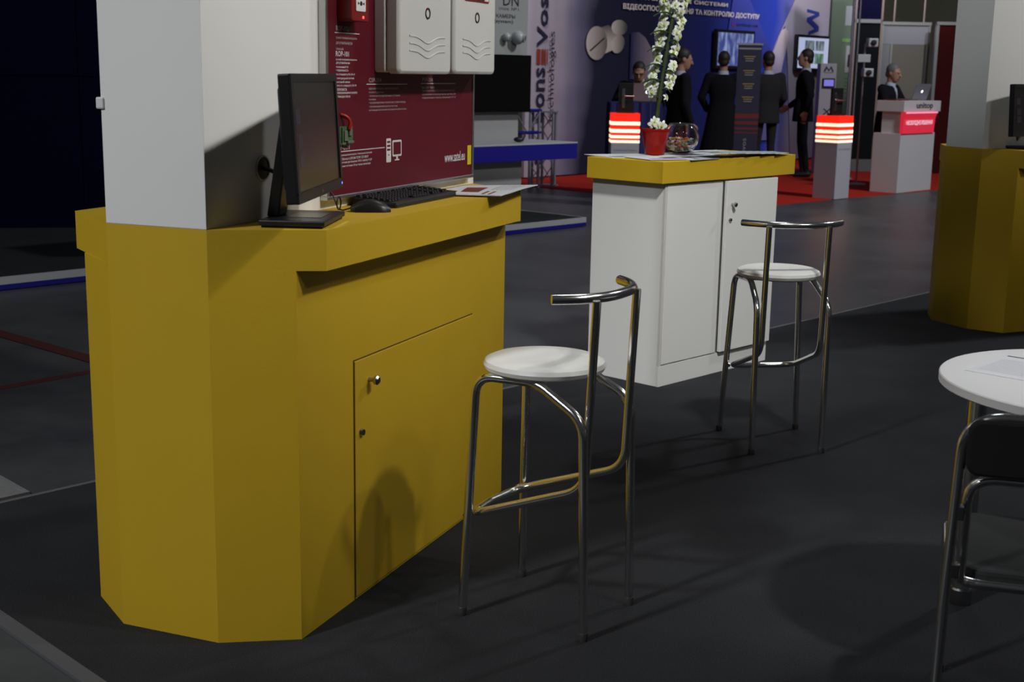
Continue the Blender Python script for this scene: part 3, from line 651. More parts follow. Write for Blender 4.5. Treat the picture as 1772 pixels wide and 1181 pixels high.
sb = MB().prism(rrect(-.19, .19, -.18, .24, .05, 5), .425, .455).build('seat', mat('dark_grey_seat', (.022, .024, .024), .7), ch, bevel=.01)
MB().vprism(rrect(-.208, .208, .688, .812, .03, 6), -.262, -.232).build('backrest', M_BLACKFAB, ch, bevel=.008)

# ================================================================== the neighbouring stand on a low platform
def frame_box(m, p0, d, x0, x1, y0, y1, z0, z1, name, parent=None, bevel=0):
    return MB().box(x0, x1, y0, y1, z0, z1).build(name, m, parent, bevel=bevel)
K = Vector((.705, 13.33, 0))
plat = thing('stage_platform', 'low dark platform with white and blue edge behind the yellow counter', 'platform', (K.x, K.y, 0), R(GRID + .6))
MB().box(-14, 0, 0, 5.2, .0, .078).build('platform_deck', M_CARPETD, plat)
MB().box(-14, .02, -.02, 0, .036, .088).build('edge_trim', M_GREYTOP, plat); MB().box(-14, .02, -.018, -.001, 0, .036).build('edge_trim', M_BLUE, plat)
MB().box(0, .02, 0, 5.2, .036, .088).build('edge_trim', M_GREYTOP, plat); MB().box(.001, .018, 0, 5.2, 0, .036).build('edge_trim', M_BLUE, plat)
# navy wall of that stand at the far left: panels with fine seams
wl = struct(MB().box(-6.5, 3.4, .03, .12, .08, 4.5).build('wall_left', M_BLACKM), 'very dark navy stand wall at the far left')
wl.location = (-4.28, 11.72, 0); wl.rotation_euler = (0, 0, R(12))
for i in range(10):
    for j in range(3):
        z0 = .08 + (0, 1.335, 2.67)[j]; MB().box(-6.5 + i * .99 + .004, -6.5 + i * .99 + .986, 0, .03, z0 + .003, z0 + 1.33).build('wall_panel', M_NAVYW, wl)
# its grey pillar wall with the camera sign, screen and shelf
bp = thing('display_wall', 'white display wall with camera sign behind the crimson board', 'display wall', (.1, 14.3, .078), R(46.6))
zo = -.078
MB().box(-2.2, -.09, .02, .35, 0, 2.9).build('wall_core', M_GREYP, bp)
MB().box(-2.2, -.02, -.03, .02, 1.69 + zo, 2.85 + zo).build('sign_panel', mat('sign_grey_white', (.34, .35, .34), .5), bp)
M_INKK = mat('black_ink', (.02, .02, .025), .5)
text('lettering', 'DN', M_INKK, bp, -.40, -.165, 2.19 + zo, 2.30 + zo, -.031, bold=.01)
text('lettering', 'ілоє №1', M_INKK, bp, -.46, -.165, 2.145 + zo, 2.178 + zo, -.031)
text('lettering', 'КАМЕРЫ', M_INKK, bp, -.50, -.215, 2.065 + zo, 2.105 + zo, -.031, bold=.02)
text('lettering', '(system)', M_INKK, bp, -.53, -.245, 2.005 + zo, 2.050 + zo, -.031, bold=.02)
for x, rr in ((-.225, .070), (-.375, .046)):
    cd = Matrix.Translation((x, -.03 - rr * .8, 1.872 + zo)) @ Matrix.Rotation(R(35), 4, 'Z') @ Matrix.Rotation(R(95), 4, 'X')
    cb = MB().ell((x, -.03 - rr * .8, 1.872 + zo), rr, rr, rr, 18, 12); cb.lathe([(rr * .75, 0), (rr * .8, .02), (rr * .6, .03)], 18, (0, 0, 0))
    n_ = 18 * 3; cb.v[-n_:] = [tuple(Matrix.Translation((x, -.03, 1.872 + zo)) @ Matrix.Rotation(PI / 2, 4, 'X') @ Vector(v)) for v in cb.v[-n_:]]
    b = cb.build('camera_body', mat('camera_white', (.45, .47, .48), .35), bp, True)
    MB().lathe([(rr * .62, rr * .7), (rr * .66, rr * 1.05), (rr * .5, rr * 1.1)], 16).xf(cd).build('camera_hood', mat('camera_white', (.45, .47, .48)), b, True)
    MB().lathe([(rr * .45, rr * 1.08), (rr * .45, rr * 1.13), (rr * .2, rr * 1.14)], 16).xf(cd).build('camera_lens', M_BLACKM, b, True)
    MB().box(x - .03, x + .03, -.0315, -.0305, 1.795 + zo, 1.802 + zo).build('printed_line', PR_GREY, bp)
M_TVOFF = mat('unlit_screen_black', (.004, .004, .004), .8, spec=.06)
bt = thing('wall_screen', 'switched-off black flat screen below the camera sign', 'screen', (.1, 14.3, .078), R(46.6))
MB().box(-1.10, -.01, -.085, -.035, 1.11 + zo, 1.695 + zo).build('casing', M_TVOFF, bt, bevel=.006)
MB().box(-1.08, -.03, -.087, -.084, 1.135 + zo, 1.675 + zo).build('display', M_TVOFF, bt)
MB().box(-.65, -.45, -.035, .02, 1.3 + zo, 1.5 + zo).build('wall_bracket', M_STEEL, bt)
sh = thing('display_shelf', 'long blue-fronted shelf with pale grey top beside the crimson board', 'shelf', (.62, 13.27, .078), R(GRID))
MB().box(-4.5, 0, -.0, .62, .605, .754).build('shelf_front', M_BLUE, sh, bevel=.003)
MB().box(-4.5, .002, -.002, .622, .754, .768).build('shelf_top', M_GREYTOP, sh, bevel=.003)
MB().box(-4.4, -.62, .18, .55, 0, .605).build('shelf_base', M_GREYP, sh)
mg = thing('tabletop_gadget', 'small black gadget on the pale grey shelf top', 'gadget', tuple(Vector((.62, 13.27, .846)) + vec(GRID) * -.62 + vec(GRID + 90) * .22), R(20))
MB().ell((0, 0, .028), .055, .035, .026, 14, 8).build('gadget_body', M_BLACKP, mg, True); MB().tube(fillet([(.04, 0, .03), (.07, 0, .06), (.05, .02, .10)], .02), .006, 8).build('gadget_stalk', M_BLACKP, mg, True)

# truss stand beside the fabric wall
tr = thing('truss_stand', 'short silver lattice truss stand before the white fabric wall', 'truss', (.37, 18.15, 0), R(-15))
for x in (-.16, 0.0, .16):
    for y in ((-.08, .08) if x else (0,)):
        MB().tube([(x, y, .02), (x, y, 1.0)], .018, 10).build('chord_tube', M_STEEL, tr, True)
for a, b in ((-.16, 0), (0, .16)):
    for k in range(4):
        z = .06 + k * .235
        MB().tube([(a, -.05 if a else 0, z), (b, -.05 if b else 0, z + .225)], .007, 6).build('lattice_rod', M_STEEL, tr, True)
        MB().tube([(b, -.05 if b else 0, z), (a, -.05 if a else 0, z + .225)], .007, 6).build('lattice_rod', M_STEEL, tr, True)
MB().box(-.20, .20, -.12, .12, 0, .022).build('base_plate', M_STEEL, tr)
MB().box(-.19, .19, -.10, .10, .995, 1.012).build('top_plate', M_STEEL, tr)
tr2 = thing('truss_beam', 'low blue-lit truss beam joining the lattice stand at the white wall', 'truss', (-.02, 17.2, 0), R(0))
for z in (.74, 1.03): MB().tube([(-.35, 0, z), (.35, .6, z)], .022, 10).build('chord_tube', M_BLUE, tr2, True)  # blue light on the chords is put into their colour
for k in range(4): x = -.35 + .175 * k; MB().tube([(x, (x + .35) * .857, .74 if k % 2 else 1.03), (x + .175, (x + .525) * .857, 1.03 if k % 2 else .74)], .009, 6).build('lattice_rod', M_STEEL, tr2, True)
for x in (-.33, .33): MB().tube([(x, (x + .35) * .857, 0), (x, (x + .35) * .857, 1.04)], .02, 10).build('upright_tube', M_STEEL, tr2, True)

# ================================================================== the far blue stand: printed fabric wall
BD = 48.0; BO = (.13, 19.3, 0)
bd = thing('printed_backdrop', 'tall printed fabric wall shading from white to deep blue behind the men', 'backdrop', BO, R(BD))
def backdrop_mat():
    m = mat('backdrop_print', (.1, .1, .3), .7); nt = m.node_tree; b = nt.nodes['Principled BSDF']
    tc = nt.nodes.new('ShaderNodeTexCoord'); sx = nt.nodes.new('ShaderNodeSeparateXYZ'); nt.links.new(tc.outputs['Object'], sx.inputs[0])
    nz = nt.nodes.new('ShaderNodeTexNoise'); nz.inputs['Scale'].default_value = 1.1; nz.inputs['Detail'].default_value = 2; nt.links.new(tc.outputs['Object'], nz.inputs['Vector'])
    # tilt the bands a little and wave them
    a1 = nt.nodes.new('ShaderNodeMath'); a1.operation = 'MULTIPLY_ADD'; a1.inputs[1].default_value = -.10; nt.links.new(sx.outputs['Z'], a1.inputs[0]); nt.links.new(sx.outputs['X'], a1.inputs[2])
    a2 = nt.nodes.new('ShaderNodeMath'); a2.operation = 'MULTIPLY_ADD'; a2.inputs[1].default_value = .5; nt.links.new(nz.outputs['Fac'], a2.inputs[0]); nt.links.new(a1.outputs[0], a2.inputs[2])
    mr = nt.nodes.new('ShaderNodeMapRange'); mr.inputs['From Min'].default_value = 0; mr.inputs['From Max'].default_value = 9.0; nt.links.new(a2.outputs[0], mr.inputs['Value'])
    cr = nt.nodes.new('ShaderNodeValToRGB'); el = cr.color_ramp.elements
    stops = [(0, (.40, .37, .44)), (.085, (.36, .32, .38)), (.13, (.16, .15, .24)), (.18, (.008, .009, .032)), (.33, (.007, .008, .038)), (.42, (.009, .014, .085)), (.58, (.014, .028, .24)), (.74, (.022, .05, .46)), (.80, (.14, .15, .46)), (.86, (.42, .39, .52)), (1, (.52, .46, .54))]
    el[0].position = 0; el[0].color = (*stops[0][1], 1); el[1].position = 1; el[1].color = (*stops[-1][1], 1)
    for p, c in stops[1:-1]: q = el.new(p); q.color = (*c, 1)
    nt.links.new(mr.outputs['Result'], cr.inputs['Fac']); nt.links.new(cr.outputs['Color'], b.inputs['Base Color'])
    return m
M_BD = backdrop_mat()
# gently rippled fabric
NX = 180; b = MB()
def rip(s): return -.02 * math.sin(s * 7.1) * max(0, 1 - s / 1.6) - .006 * math.sin(s * 23) * max(0, 1 - s / 2)
for i in range(NX + 1):
    s = 8.62 * i / NX
    b.v += [(s, rip(s), .02), (s, rip(s), 3.6), (s, .05, 3.6), (s, .05, .02)]
for i in range(NX):
    o_ = i * 4
    for k in range(4): b.f.append((o_ + k, o_ + 4 + k, o_ + 4 + (k + 1) % 4, o_ + (k + 1) % 4))
b.f += [(0, 1, 2, 3), (NX * 4 + 3, NX * 4 + 2, NX * 4 + 1, NX * 4)]
b.build('fabric', M_BD, bd, True)
YB = -.032
M_NINK = mat('navy_ink', (.015, .015, .045), .6); M_RINK = mat('rust_ink', (.26, .03, .02), .6)
text('lettering', 'ons', M_NINK, bd, .20, .40, 1.02, 1.60, YB, vertical=True, bold=.02)
text('lettering', 'Vos', M_NINK, bd, .20, .44, 1.88, 2.60, YB, vertical=True, bold=.02)
text('lettering', 's', M_NINK, bd, .20, .36, .20, .36, YB, vertical=True, bold=.02)
text('lettering', 'a', M_NINK, bd, .20, .36, .80, .99, YB, vertical=True, bold=.02)
text('lettering', 'technologies', M_NINK, bd, .47, .63, .80, 2.12, YB, vertical=True)
for k, (x0, x1) in enumerate(((.20, .275), (.30, .345), (.365, .40), (.415, .44))): MB().box(x0, x1, YB - .001, YB, 1.64, 1.86).build('printed_bar', M_RINK, bd)
M_TI = mat('pinkish_white_ink', (.80, .70, .68), .5)
text('lettering', 'ІНТЕГРАЦІЙНІ СИСТЕМИ', M_TI, bd, 2.55, 5.10, 2.665, 2.755, YB - .006, bold=.03)
text('lettering', 'ВІДЕОСПОСТЕРЕЖЕННЯ ТА КОНТРОЛЮ ДОСТУПУ', M_TI, bd, 2.19, 6.12, 2.50, 2.60, YB - .006, bold=.03)
text('lettering', 'unitop.ua', M_NINK, bd, 5.40, 6.08, 2.36, 2.43, YB - .006, bold=.01); text('lettering', 'U', M_RINK, bd, 5.24, 5.36, 2.36, 2.43, YB - .006, bold=.01)
# printed pictures: lens barrel with two spheres, pale dome, light cones
def disc(cx, cz, rx, rz, y, m, name, rot=0, n=36):
    p = [(cx + rx * math.cos(2 * PI * k / n) * math.cos(rot) - rz * math.sin(2 * PI * k / n) * math.sin(rot), cz + rx * math.cos(2 * PI * k / n) * math.sin(rot) + rz * math.sin(2 * PI * k / n) * math.cos(rot)) for k in range(n)]
    return MB().vprism(p, y, y + .0012).build(name, m, bd)
def cone_print(name, c0, c1, axis, lo, hi):
    m = mat(name, c0, .6); nt = m.node_tree; bb = nt.nodes['Principled BSDF']; tc = nt.nodes.new('ShaderNodeTexCoord'); sx = nt.nodes.new('ShaderNodeSeparateXYZ'); nt.links.new(tc.outputs['Object'], sx.inputs[0])
    mr = nt.nodes.new('ShaderNodeMapRange'); mr.inputs['From Min'].default_value = lo; mr.inputs['From Max'].default_value = hi; nt.links.new(sx.outputs[axis], mr.inputs['Value'])
    mx = nt.nodes.new('ShaderNodeMix'); mx.data_type = 'RGBA'; mx.inputs['A'].default_value = (*c0, 1); mx.inputs['B'].default_value = (*c1, 1)
    nt.links.new(mr.outputs['Result'], mx.inputs['Factor']); nt.links.new(mx.outputs['Result'], bb.inputs['Base Color']); return m
M_L1 = cone_print('lens_print', (.10, .09, .09), (.55, .49, .45), 'X', 1.85, 1.35); M_L2 = cone_print('barrel_print', (.55, .48, .42), (.10, .08, .075), 'Z', 2.0, 2.25); M_L3 = cone_print('sphere_print', (.08, .07, .07), (.58, .52, .46), 'X', 2.28, 1.95)
MB().vprism([(1.60, 2.20), (1.85, 2.26), (2.12, 2.12), (2.16, 1.98), (1.95, 1.88), (1.68, 1.80)], YB - .0004, YB + .0008).build('printed_shape', M_L2, bd)
disc(2.12, 2.23, .20, .115, YB - .0014, M_L3, 'printed_shape'); disc(2.10, 1.98, .17, .13, YB - .0012, M_L3, 'printed_shape', .5)
disc(1.57, 1.98, .255, .25, YB - .003, M_L1, 'printed_shape')
MB().vprism([(1.40, 1.87), (1.42, 1.85), (1.76, 2.05), (1.74, 2.07)], YB - .0046, YB - .003).build('printed_shape', mat('print_black', (.03, .03, .03), .6), bd)
dp = [(2.42, 1.45), (2.42, 2.16), (2.62, 2.18), (2.80, 2.10), (2.95, 1.95), (3.06, 1.75), (3.12, 1.45)]
MB().vprism(dp, YB - .001, YB).build('printed_shape', cone_print('dome_print', (.022, .026, .085), (.34, .27, .32), 'X', 2.45, 3.1), bd)
M_CONE = cone_print('light_cone_print', (.16, .16, .42), (.66, .56, .58), 'Z', 1.2, 2.4)
MB().vprism([(6.35, .4), (6.62, 1.95), (6.9, 2.35), (7.02, 2.40), (7.12, 2.34), (7.15, 2.2), (6.85, 1.3), (6.7, .4)], YB - .001, YB).build('printed_shape', M_CONE, bd)
MB().vprism([(5.35, 3.3), (6.6, 1.98), (5.5, 1.0), (4.9, 1.0)], YB - .0006, YB).build('printed_shape', cone_print('dim_cone_print', (.018, .035, .28), (.06, .07, .40), 'Z', 1.2, 3.0), bd)
MB().vprism([(6.60, 1.98), (7.75, 3.5), (8.6, 3.5), (8.6, .03), (7.45, .03), (7.15, 1.9), (7.0, 2.45)], YB - .0005, YB + .0003).build('printed_shape', cone_print('white_field_print', (.34, .32, .44), (.46, .41, .50), 'Z', .5, 3), bd)
zz = [(7.78, 2.72), (8.18, 2.76), (8.20, 2.70), (7.98, 2.59), (8.18, 2.47), (8.18, 2.40), (7.82, 2.30)]
MB().vprism([(7.75, 2.77), (8.20, 2.73), (8.22, 2.66), (7.96, 2.58), (8.22, 2.47), (8.22, 2.38), (7.84, 2.30), (7.84, 2.36), (8.06, 2.42), (7.76, 2.54), (7.76, 2.61), (8.06, 2.685), (7.75, 2.71)], YB - .002, YB - .0005).build('printed_zigzag', mat('royal_blue_ink', (.03, .05, .30), .6), bd)
# two wall televisions
def tv(s0, label, mscreen, deco):
    t = thing('wall_television', label, 'television', BO, R(BD), 'televisions on the printed wall')
    MB().box(s0, s0 + 1.2, -.12, -.055, 1.65, 2.30).build('casing', M_BLACKP, t, bevel=.006)
    MB().box(s0 + .05, s0 + 1.15, -.123, -.119, 1.70, 2.25).build('display', mscreen, t)
    MB().box(s0 + .4, s0 + .8, -.055, -.002, 1.85, 2.1).build('wall_bracket', M_STEEL, t)
    for q in deco: MB().box(s0 + q[0], s0 + q[1], -.1245, -.1229, q[2], q[3]).build('screen_image', q[4], t)
    return t
def screen_mat(name, c0, c1, st, sc_):
    m = mat(name, c0, .4); nt = m.node_tree; bb = nt.nodes['Principled BSDF']; tc = nt.nodes.new('ShaderNodeTexCoord'); mp = nt.nodes.new('ShaderNodeMapping'); mp.inputs['Scale'].default_value = (sc_, 1, sc_ * .35)
    nz = nt.nodes.new('ShaderNodeTexNoise'); nz.inputs['Scale'].default_value = 1; nz.inputs['Detail'].default_value = 4; nt.links.new(tc.outputs['Object'], mp.inputs[0]); nt.links.new(mp.outputs[0], nz.inputs['Vector'])
    cr = nt.nodes.new('ShaderNodeValToRGB'); cr.color_ramp.elements[0].position = .42; cr.color_ramp.elements[1].position = .62; cr.color_ramp.elements[0].color = (*c0, 1); cr.color_ramp.elements[1].color = (*c1, 1)
    nt.links.new(nz.outputs['Fac'], cr.inputs['Fac']); nt.links.new(cr.outputs['Color'], bb.inputs['Emission Color']); bb.inputs['Emission Strength'].default_value = st; bb.inputs['Base Color'].default_value = (.02, .02, .02, 1); return m
tvb = screen_mat('tv_blue_image', (.035, .05, .20), (.22, .28, .50), 1.0, 9)
tvw = mat('tv_pale_screen', (.02, .02, .02), .4, emit=1.0, emit_col=(.38, .44, .62))
tvi = screen_mat('tv_grey_image', (.06, .08, .10), (.22, .26, .28), 1.0, 12); tvg = screen_mat('tv_green_image', (.05, .10, .07), (.16, .30, .22), 1.0, 12)
tv(4.68, 'television with blue picture on the deep blue part of the printed wall', tvb, [(.12, .5, 1.72, 1.80, mat('tv_strip', (.02, .02, .02), .4, emit=1, emit_col=(.05, .09, .35)))])
tv(7.32, 'television with pale picture on the white part of the printed wall', tvw, [(.28, .62, 2.02, 2.20, tvi), (.66, .98, 2.02, 2.20, tvi), (.28, .62, 1.78, 1.97, tvi), (.66, .98, 1.78, 1.97, tvg)])

# glowing red lamp pedestals with door-handle samples
M_LRED = mat('glowing_red_band', (.6, .02, .01), .4, emit=.9, emit_col=(1.0, .018, .006)); M_LWH = mat('glowing_white_band', (1, .9, .7), .4, emit=1.15, emit_col=(1, .86, .60))
M_PED = mat('pedestal_white', (.46, .44, .50), .5)
def lamp_pedestal(loc, rz, sx, sy, label, zl0=.715, zl1=1.05):
    t = thing('lamp_pedestal', label, 'pedestal', loc, rz, 'glowing red lamp pedestals')
    MB().box(0, sx, 0, sy, 0, zl0).build('pedestal_body', M_PED, t, bevel=.003)
    h = zl1 - zl0; bands = [(0, .09, 1), (.09, .155, 0), (.155, .255, 1), (.255, .345, 0), (.345, .465, 1), (.465, .60, 0), (.60, .72, 1), (.72, 1, 0)]
    for a, b_, w in bands: MB().box(-.004 if w else .0, sx + (.004 if w else 0), -.004 if w else 0, sy + (.004 if w else 0), zl0 + a * h, zl0 + b_ * h).build('light_band', M_LWH if w else M_LRED, t)
    text('lettering', 'Commercial of Defence', PR_GREY, t, sx * .08, sx * .92, zl0 - .095, zl0 - .07, -.0012)
    return t
lamp_pedestal((1.108, 15.4, -.006), 0, .325, .32, 'white pedestal with glowing red striped lamp box behind the orchid', .745, 1.082)
lamp_pedestal((4.07, 16.80, 0), R(46), .35, .32, 'white pedestal with glowing red striped lamp box on the red carpet')
def handle_sample(loc, rz, label):
    t = thing('door_handle_sample', label, 'door handle', loc, rz, 'door handle samples on the lamp pedestals')
    MB().box(-.085, .085, -.02, .02, .02, .345).build('sample_panel', M_BLACKP, t, bevel=.004); MB().box(-.10, .10, -.05, .05, 0, .022).build('sample_foot', M_BLACKM, t)
    MB().vprism(rrect(-.05, -.012, .06, .28, .016, 4), -.027, -.020).build('handle_plate', M_CHROME_D, t, bevel=.002)
    MB().tube(fillet([(-.031, -.027, .195), (-.031, -.065, .195), (.09, -.065, .195)], .015), .009, 10).build('handle_lever', M_CHROME, t, True)
handle_sample((1.275, 15.55, 1.0765), 0, 'black door handle sample on the lamp pedestal behind the orchid')
hs = Vector((4.07, 16.80, 1.0505)) + vec(46) * .18 + vec(136) * .16
handle_sample(tuple(hs), R(25), 'black door handle sample on the lamp pedestal on the red carpet')

# high table with blue cloth, laptop
ht = thing('cloth_table', 'high table under a blue cloth behind the orchid', 'table', (1.47, 16.62, -.006))
MB().box(-.31, .31, -.26, .26, 1.165, 1.19).build('table_top', mat('blue_cloth', (.012, .014, .11), .8), ht, bevel=.006)
b = MB(); per = []
for k in range(80):
    q = k / 80 * 4; s_ = int(q); f_ = q - s_
    x, y = [(-.32 + .64 * f_, -.27), (.32, -.27 + .54 * f_), (.32 - .64 * f_, .27), (-.32, .27 - .54 * f_)][s_]; w_ = 1 + .035 * math.sin(k * 2.2); per.append((x * w_, y * w_))
n = len(per); b.v = [(x * .985, y * .985, 1.187) for x, y in per] + [(x, y, 1.0) for x, y in per] + [(x * 1.03, y * 1.03, .02) for x, y in per]
b.f = [(i, i + n, (i + 1) % n + n, (i + 1) % n) for i in range(n)] + [(i + n, i + 2 * n, (i + 1) % n + 2 * n, (i + 1) % n + n) for i in range(n)]
b.build('cloth_skirt', mat('blue_cloth', (.012, .014, .11)), ht, True)
def laptop(loc, rz, label, tilt=14):
    t = thing('laptop', label, 'laptop', loc, rz, 'silver laptops')
    MB().box(-.165, .165, -.0, .225, 0, .016).build('laptop_base', M_LAPTOP, t, bevel=.004)
    Mx = Matrix.Translation((0, .0, .014)) @ Matrix.Rotation(R(tilt), 4, 'X')
    lid = MB().vprism(rrect(-.165, .165, 0, .222, .01, 4), -.008, 0).xf(Mx).build('laptop_lid', M_LAPTOP, t)
    MB().lathe([(.018, 0), (.018, .001)], 20).xf(Mx @ Matrix.Translation((-.0, -.008, .115)) @ Matrix.Rotation(PI / 2, 4, 'X')).build('glowing_emblem', M_GLOW, lid)
    MB().box(-.152, .152, .0, .001, .015, .208).xf(Mx).build('display', M_SCREEN, lid)
    MB().box(-.14, .14, .05, .15, .016, .018).build('keyboard_field', M_BLACKM, t)
    return t
laptop((1.60, 16.40, 1.186), R(-4), 'silver laptop with glowing emblem on the blue cloth table')

# roll-up banner
ru = thing('rollup_banner', 'dark navy roll-up banner with yellow print and red stripes between the men', 'banner', (2.87, 17.5, 0), R(4))
MB().box(0, .315, 0, .006, .05, 1.93).build('banner_sheet', mat('banner_navy', (.014, .015, .040), .6), ru)
MB().box(-.01, .325, -.006, .012, 1.92, 1.945).build('top_rail', M_STEEL, ru); MB().box(-.02, .335, -.08, .09, 0, .06).build('base_case', M_STEEL, ru, bevel=.008); MB().tube([(.157, .02, .05), (.157, .02, 1.93)], .008, 8).build('support_pole', M_STEEL, ru)
MB().box(.01, .305, -.0015, 0, 1.865, 1.885).build('printed_bar', PR_GREY, ru)
MY = mat('banner_yellow_ink', (.30, .24, .06), .6)
for z in (1.77, 1.59, 1.42, 1.25):
    for k, (a, b_, m) in enumerate(((.08, .235, MY), (.10, .215, MY), (.105, .21, PR_GREY))): MB().box(a, b_, -.0015, 0, z - k * .028, z - k * .028 + .010).build('printed_line', m, ru)
for z, h in ((.98, .062), (.90, .042), (.835, .026), (.785, .016)): MB().box(.0, .315, -.0015, 0, z, z + h).build('printed_stripe', mat('banner_red_ink', (.14, .012, .012), .6), ru)
text('lettering', 'evos', PR_GREY, ru, .125, .165, .52, .72, -.0015, vertical=True)

# ================================================================== people
def loft(b, rings, seg=18):
    """rings: (center, rx, ry, yaw) elliptical sections, closed at both ends"""
    vs = []; fs = []
    for c, rx, ry in rings:
        for k in range(seg):
            a = 2 * PI * k / seg; ca_, sa_ = math.cos(a), math.sin(a); e = .8
            vs.append((c[0] + rx * math.copysign(abs(ca_) ** e, ca_), c[1] + ry * math.copysign(abs(sa_) ** e, sa_), c[2]))
    n = len(rings)
    for i in range(n - 1):
        for k in range(seg): fs.append((i * seg + k, i * seg + (k + 1) % seg, (i + 1) * seg + (k + 1) % seg, (i + 1) * seg + k))
    fs += [tuple(range(seg))[::-1], tuple(range((n - 1) * seg, n * seg))]
    b.add(vs, fs)
def capsule(b, p, q, r0, r1, seg=12):
    p, q = Vector(p), Vector(q); d = (q - p); L = d.length; t = d / L; n = 4; pts = []; rs = []
    for k in range(n + 1): a = PI / 2 * k / n; pts.append(p - t * r0 * math.cos(a)); rs.append(max(.001, r0 * math.sin(a)))
    for k in range(n + 1): a = PI / 2 * k / n; pts.append(q + t * r1 * math.sin(a)); rs.append(max(.001, r1 * math.cos(a)))
    b.tube(pts, rs, seg)
def remesh(b, voxel, smooth=4, fac=.5):
    me = bpy.data.meshes.new('tmp'); me.from_pydata(b.v, [], b.f); o = bpy.data.objects.new('tmp', me); C.objects.link(o)
    m = o.modifiers.new('r', 'REMESH'); m.mode = 'VOXEL'; m.voxel_size = voxel
    s = o.modifiers.new('s', 'SMOOTH'); s.iterations = smooth; s.factor = fac
    out = bpy.data.meshes.new_from_object(o.evaluated_get(bpy.context.evaluated_depsgraph_get()))
    bpy.data.objects.remove(o); bpy.data.meshes.remove(me); out.shade_smooth(); return out
def person(loc, yaw, label, J=None, suit=M_SUIT, hair=M_HAIR, hem=.72, flare=1.0, head_pitch=0, head_yaw=0, sc_=1.0, tie=None):
    """figure facing -y in its own frame; x>0 is its left hand side. J overrides joints."""
    t = thing('person', label, 'person', loc, yaw); t.scale = (sc_,) * 3
    j = dict(pelvis=(0, 0, .95), chest=(0, .01, 1.32), neck=(0, .012, 1.49), head=(0, -.012, 1.665),
             shL=(.185, .015, 1.435), elL=(.245, .03, 1.15), wrL=(.25, -.06, .91), shR=(-.185, .015, 1.435), elR=(-.245, .03, 1.15), wrR=(-.25, -.06, .91),
             hiL=(.095, 0, .92), knL=(.105, -.015, .50), anL=(.11, .03, .085), hiR=(-.095, 0, .92), knR=(-.105, -.015, .50), anR=(-.11, .03, .085))
    if J: j.update(J)
    j = {k: Vector(v) for k, v in j.items()}
    hm = Matrix.Translation(j['head']) @ Matrix.Rotation(head_yaw, 4, 'Z') @ Matrix.Rotation(head_pitch, 4, 'X')
    # body: one continuous surface
    b = MB(); pe, chs = j['pelvis'], j['chest']
    def mid(a, c, k): return a.lerp(c, k)
    loft(b, [(pe + Vector((0, 0, -.10)), .13, .10), (pe, .168, .112), (mid(pe, chs, .4), .148, .098), (mid(pe, chs, .75), .168, .108), (chs, .180, .112), (chs + (j['neck'] - chs) * .62, .150, .088), (j['neck'] + Vector((0, 0, -.02)), .07, .065)])
    capsule(b, j['neck'] - Vector((0, 0, .05)), hm @ Vector((0, .02, -.06)), .058, .056)
    H_ = MB()
    H_.ell((0, .012, .028), .076, .094, .096, 20, 14)
    loft(H_, [((0, -.048, -.118), .022, .020), ((0, -.040, -.100), .045, .045), ((0, -.022, -.060), .060, .072), ((0, -.008, -.01), .068, .086), ((0, .0, .04), .070, .090)])
    capsule(H_, (0, -.094, .018), (0, -.116, -.022), .009, .015, 8)                     # nose
    capsule(H_, (-.018, -.088, -.066), (.018, -.088, -.066), .010, .010, 8)             # lips
    for s in (-1, 1):
        H_.ell((s * .031, -.086, .024), .017, .012, .010, 10, 6)                        # brow and lid
        H_.ell((s * .078, .016, -.006), .010, .020, .033, 10, 6)                        # ear
    H_.xf(hm); b.add(H_.v, H_.f)
    for s, q in (('L', 1), ('R', -1)):
        capsule(b, j['sh' + s], j['el' + s], .055, .042); capsule(b, j['el' + s], j['wr' + s], .041, .029)
        capsule(b, chs + Vector((q * .08, 0, .08)), j['sh' + s], .07, .055)
        d = (j['wr' + s] - j['el' + s]).normalized(); side = Vector((q, 0, 0)); side = (side - d * side.dot(d)).normalized(); nn = d.cross(side)
        fwd = Vector((0, -1, 0)) - d * Vector((0, -1, 0)).dot(d); fwd = fwd.normalized() if fwd.length > .2 else nn
        wv = j['wr' + s]
        # palm, four fingers of unequal length, thumb leaving the palm's side
        capsule(b, wv, wv + d * .055, .026, .024, 10); 
        for o_ in (-.024, 0, .024): capsule(b, wv + d * .03 + fwd * o_, wv + d * .085 + fwd * o_, .016, .015, 8)
        for o_, ln in ((.032, .065), (.011, .075), (-.011, .07), (-.031, .055)):
            k0_ = wv + d * .088 + fwd * o_; k1_ = k0_ + d * ln * .5 - side * .010; capsule(b, k0_, k1_, .0095, .009, 8); capsule(b, k1_, k1_ + d * ln * .4 - side * .022, .009, .008, 8)
        th0 = wv + d * .025 + fwd * .028; capsule(b, th0, th0 + d * .035 + fwd * .028, .013, .011, 8); capsule(b, th0 + d * .035 + fwd * .028, th0 + d * .07 + fwd * .032 - side * .01, .011, .009, 8)
        capsule(b, j['hi' + s], j['kn' + s], .088, .058); capsule(b, j['kn' + s], j['an' + s], .058, .040)
        an = j['an' + s]; capsule(b, an + Vector((0, .03, -.045)), an + Vector((q * .02, -.17, -.055)), .040, .032)
    me = remesh(b, .0095, 3)
    me.materials.append(M_SKIN); me.materials.append(suit); me.materials.append(M_BLACKM); me.materials.append(M_SHIRT); me.materials.append(mat('lip_tone', (.24, .09, .08), .5)); me.materials.append(M_BLACKM)
    hi_ = hm.inverted()
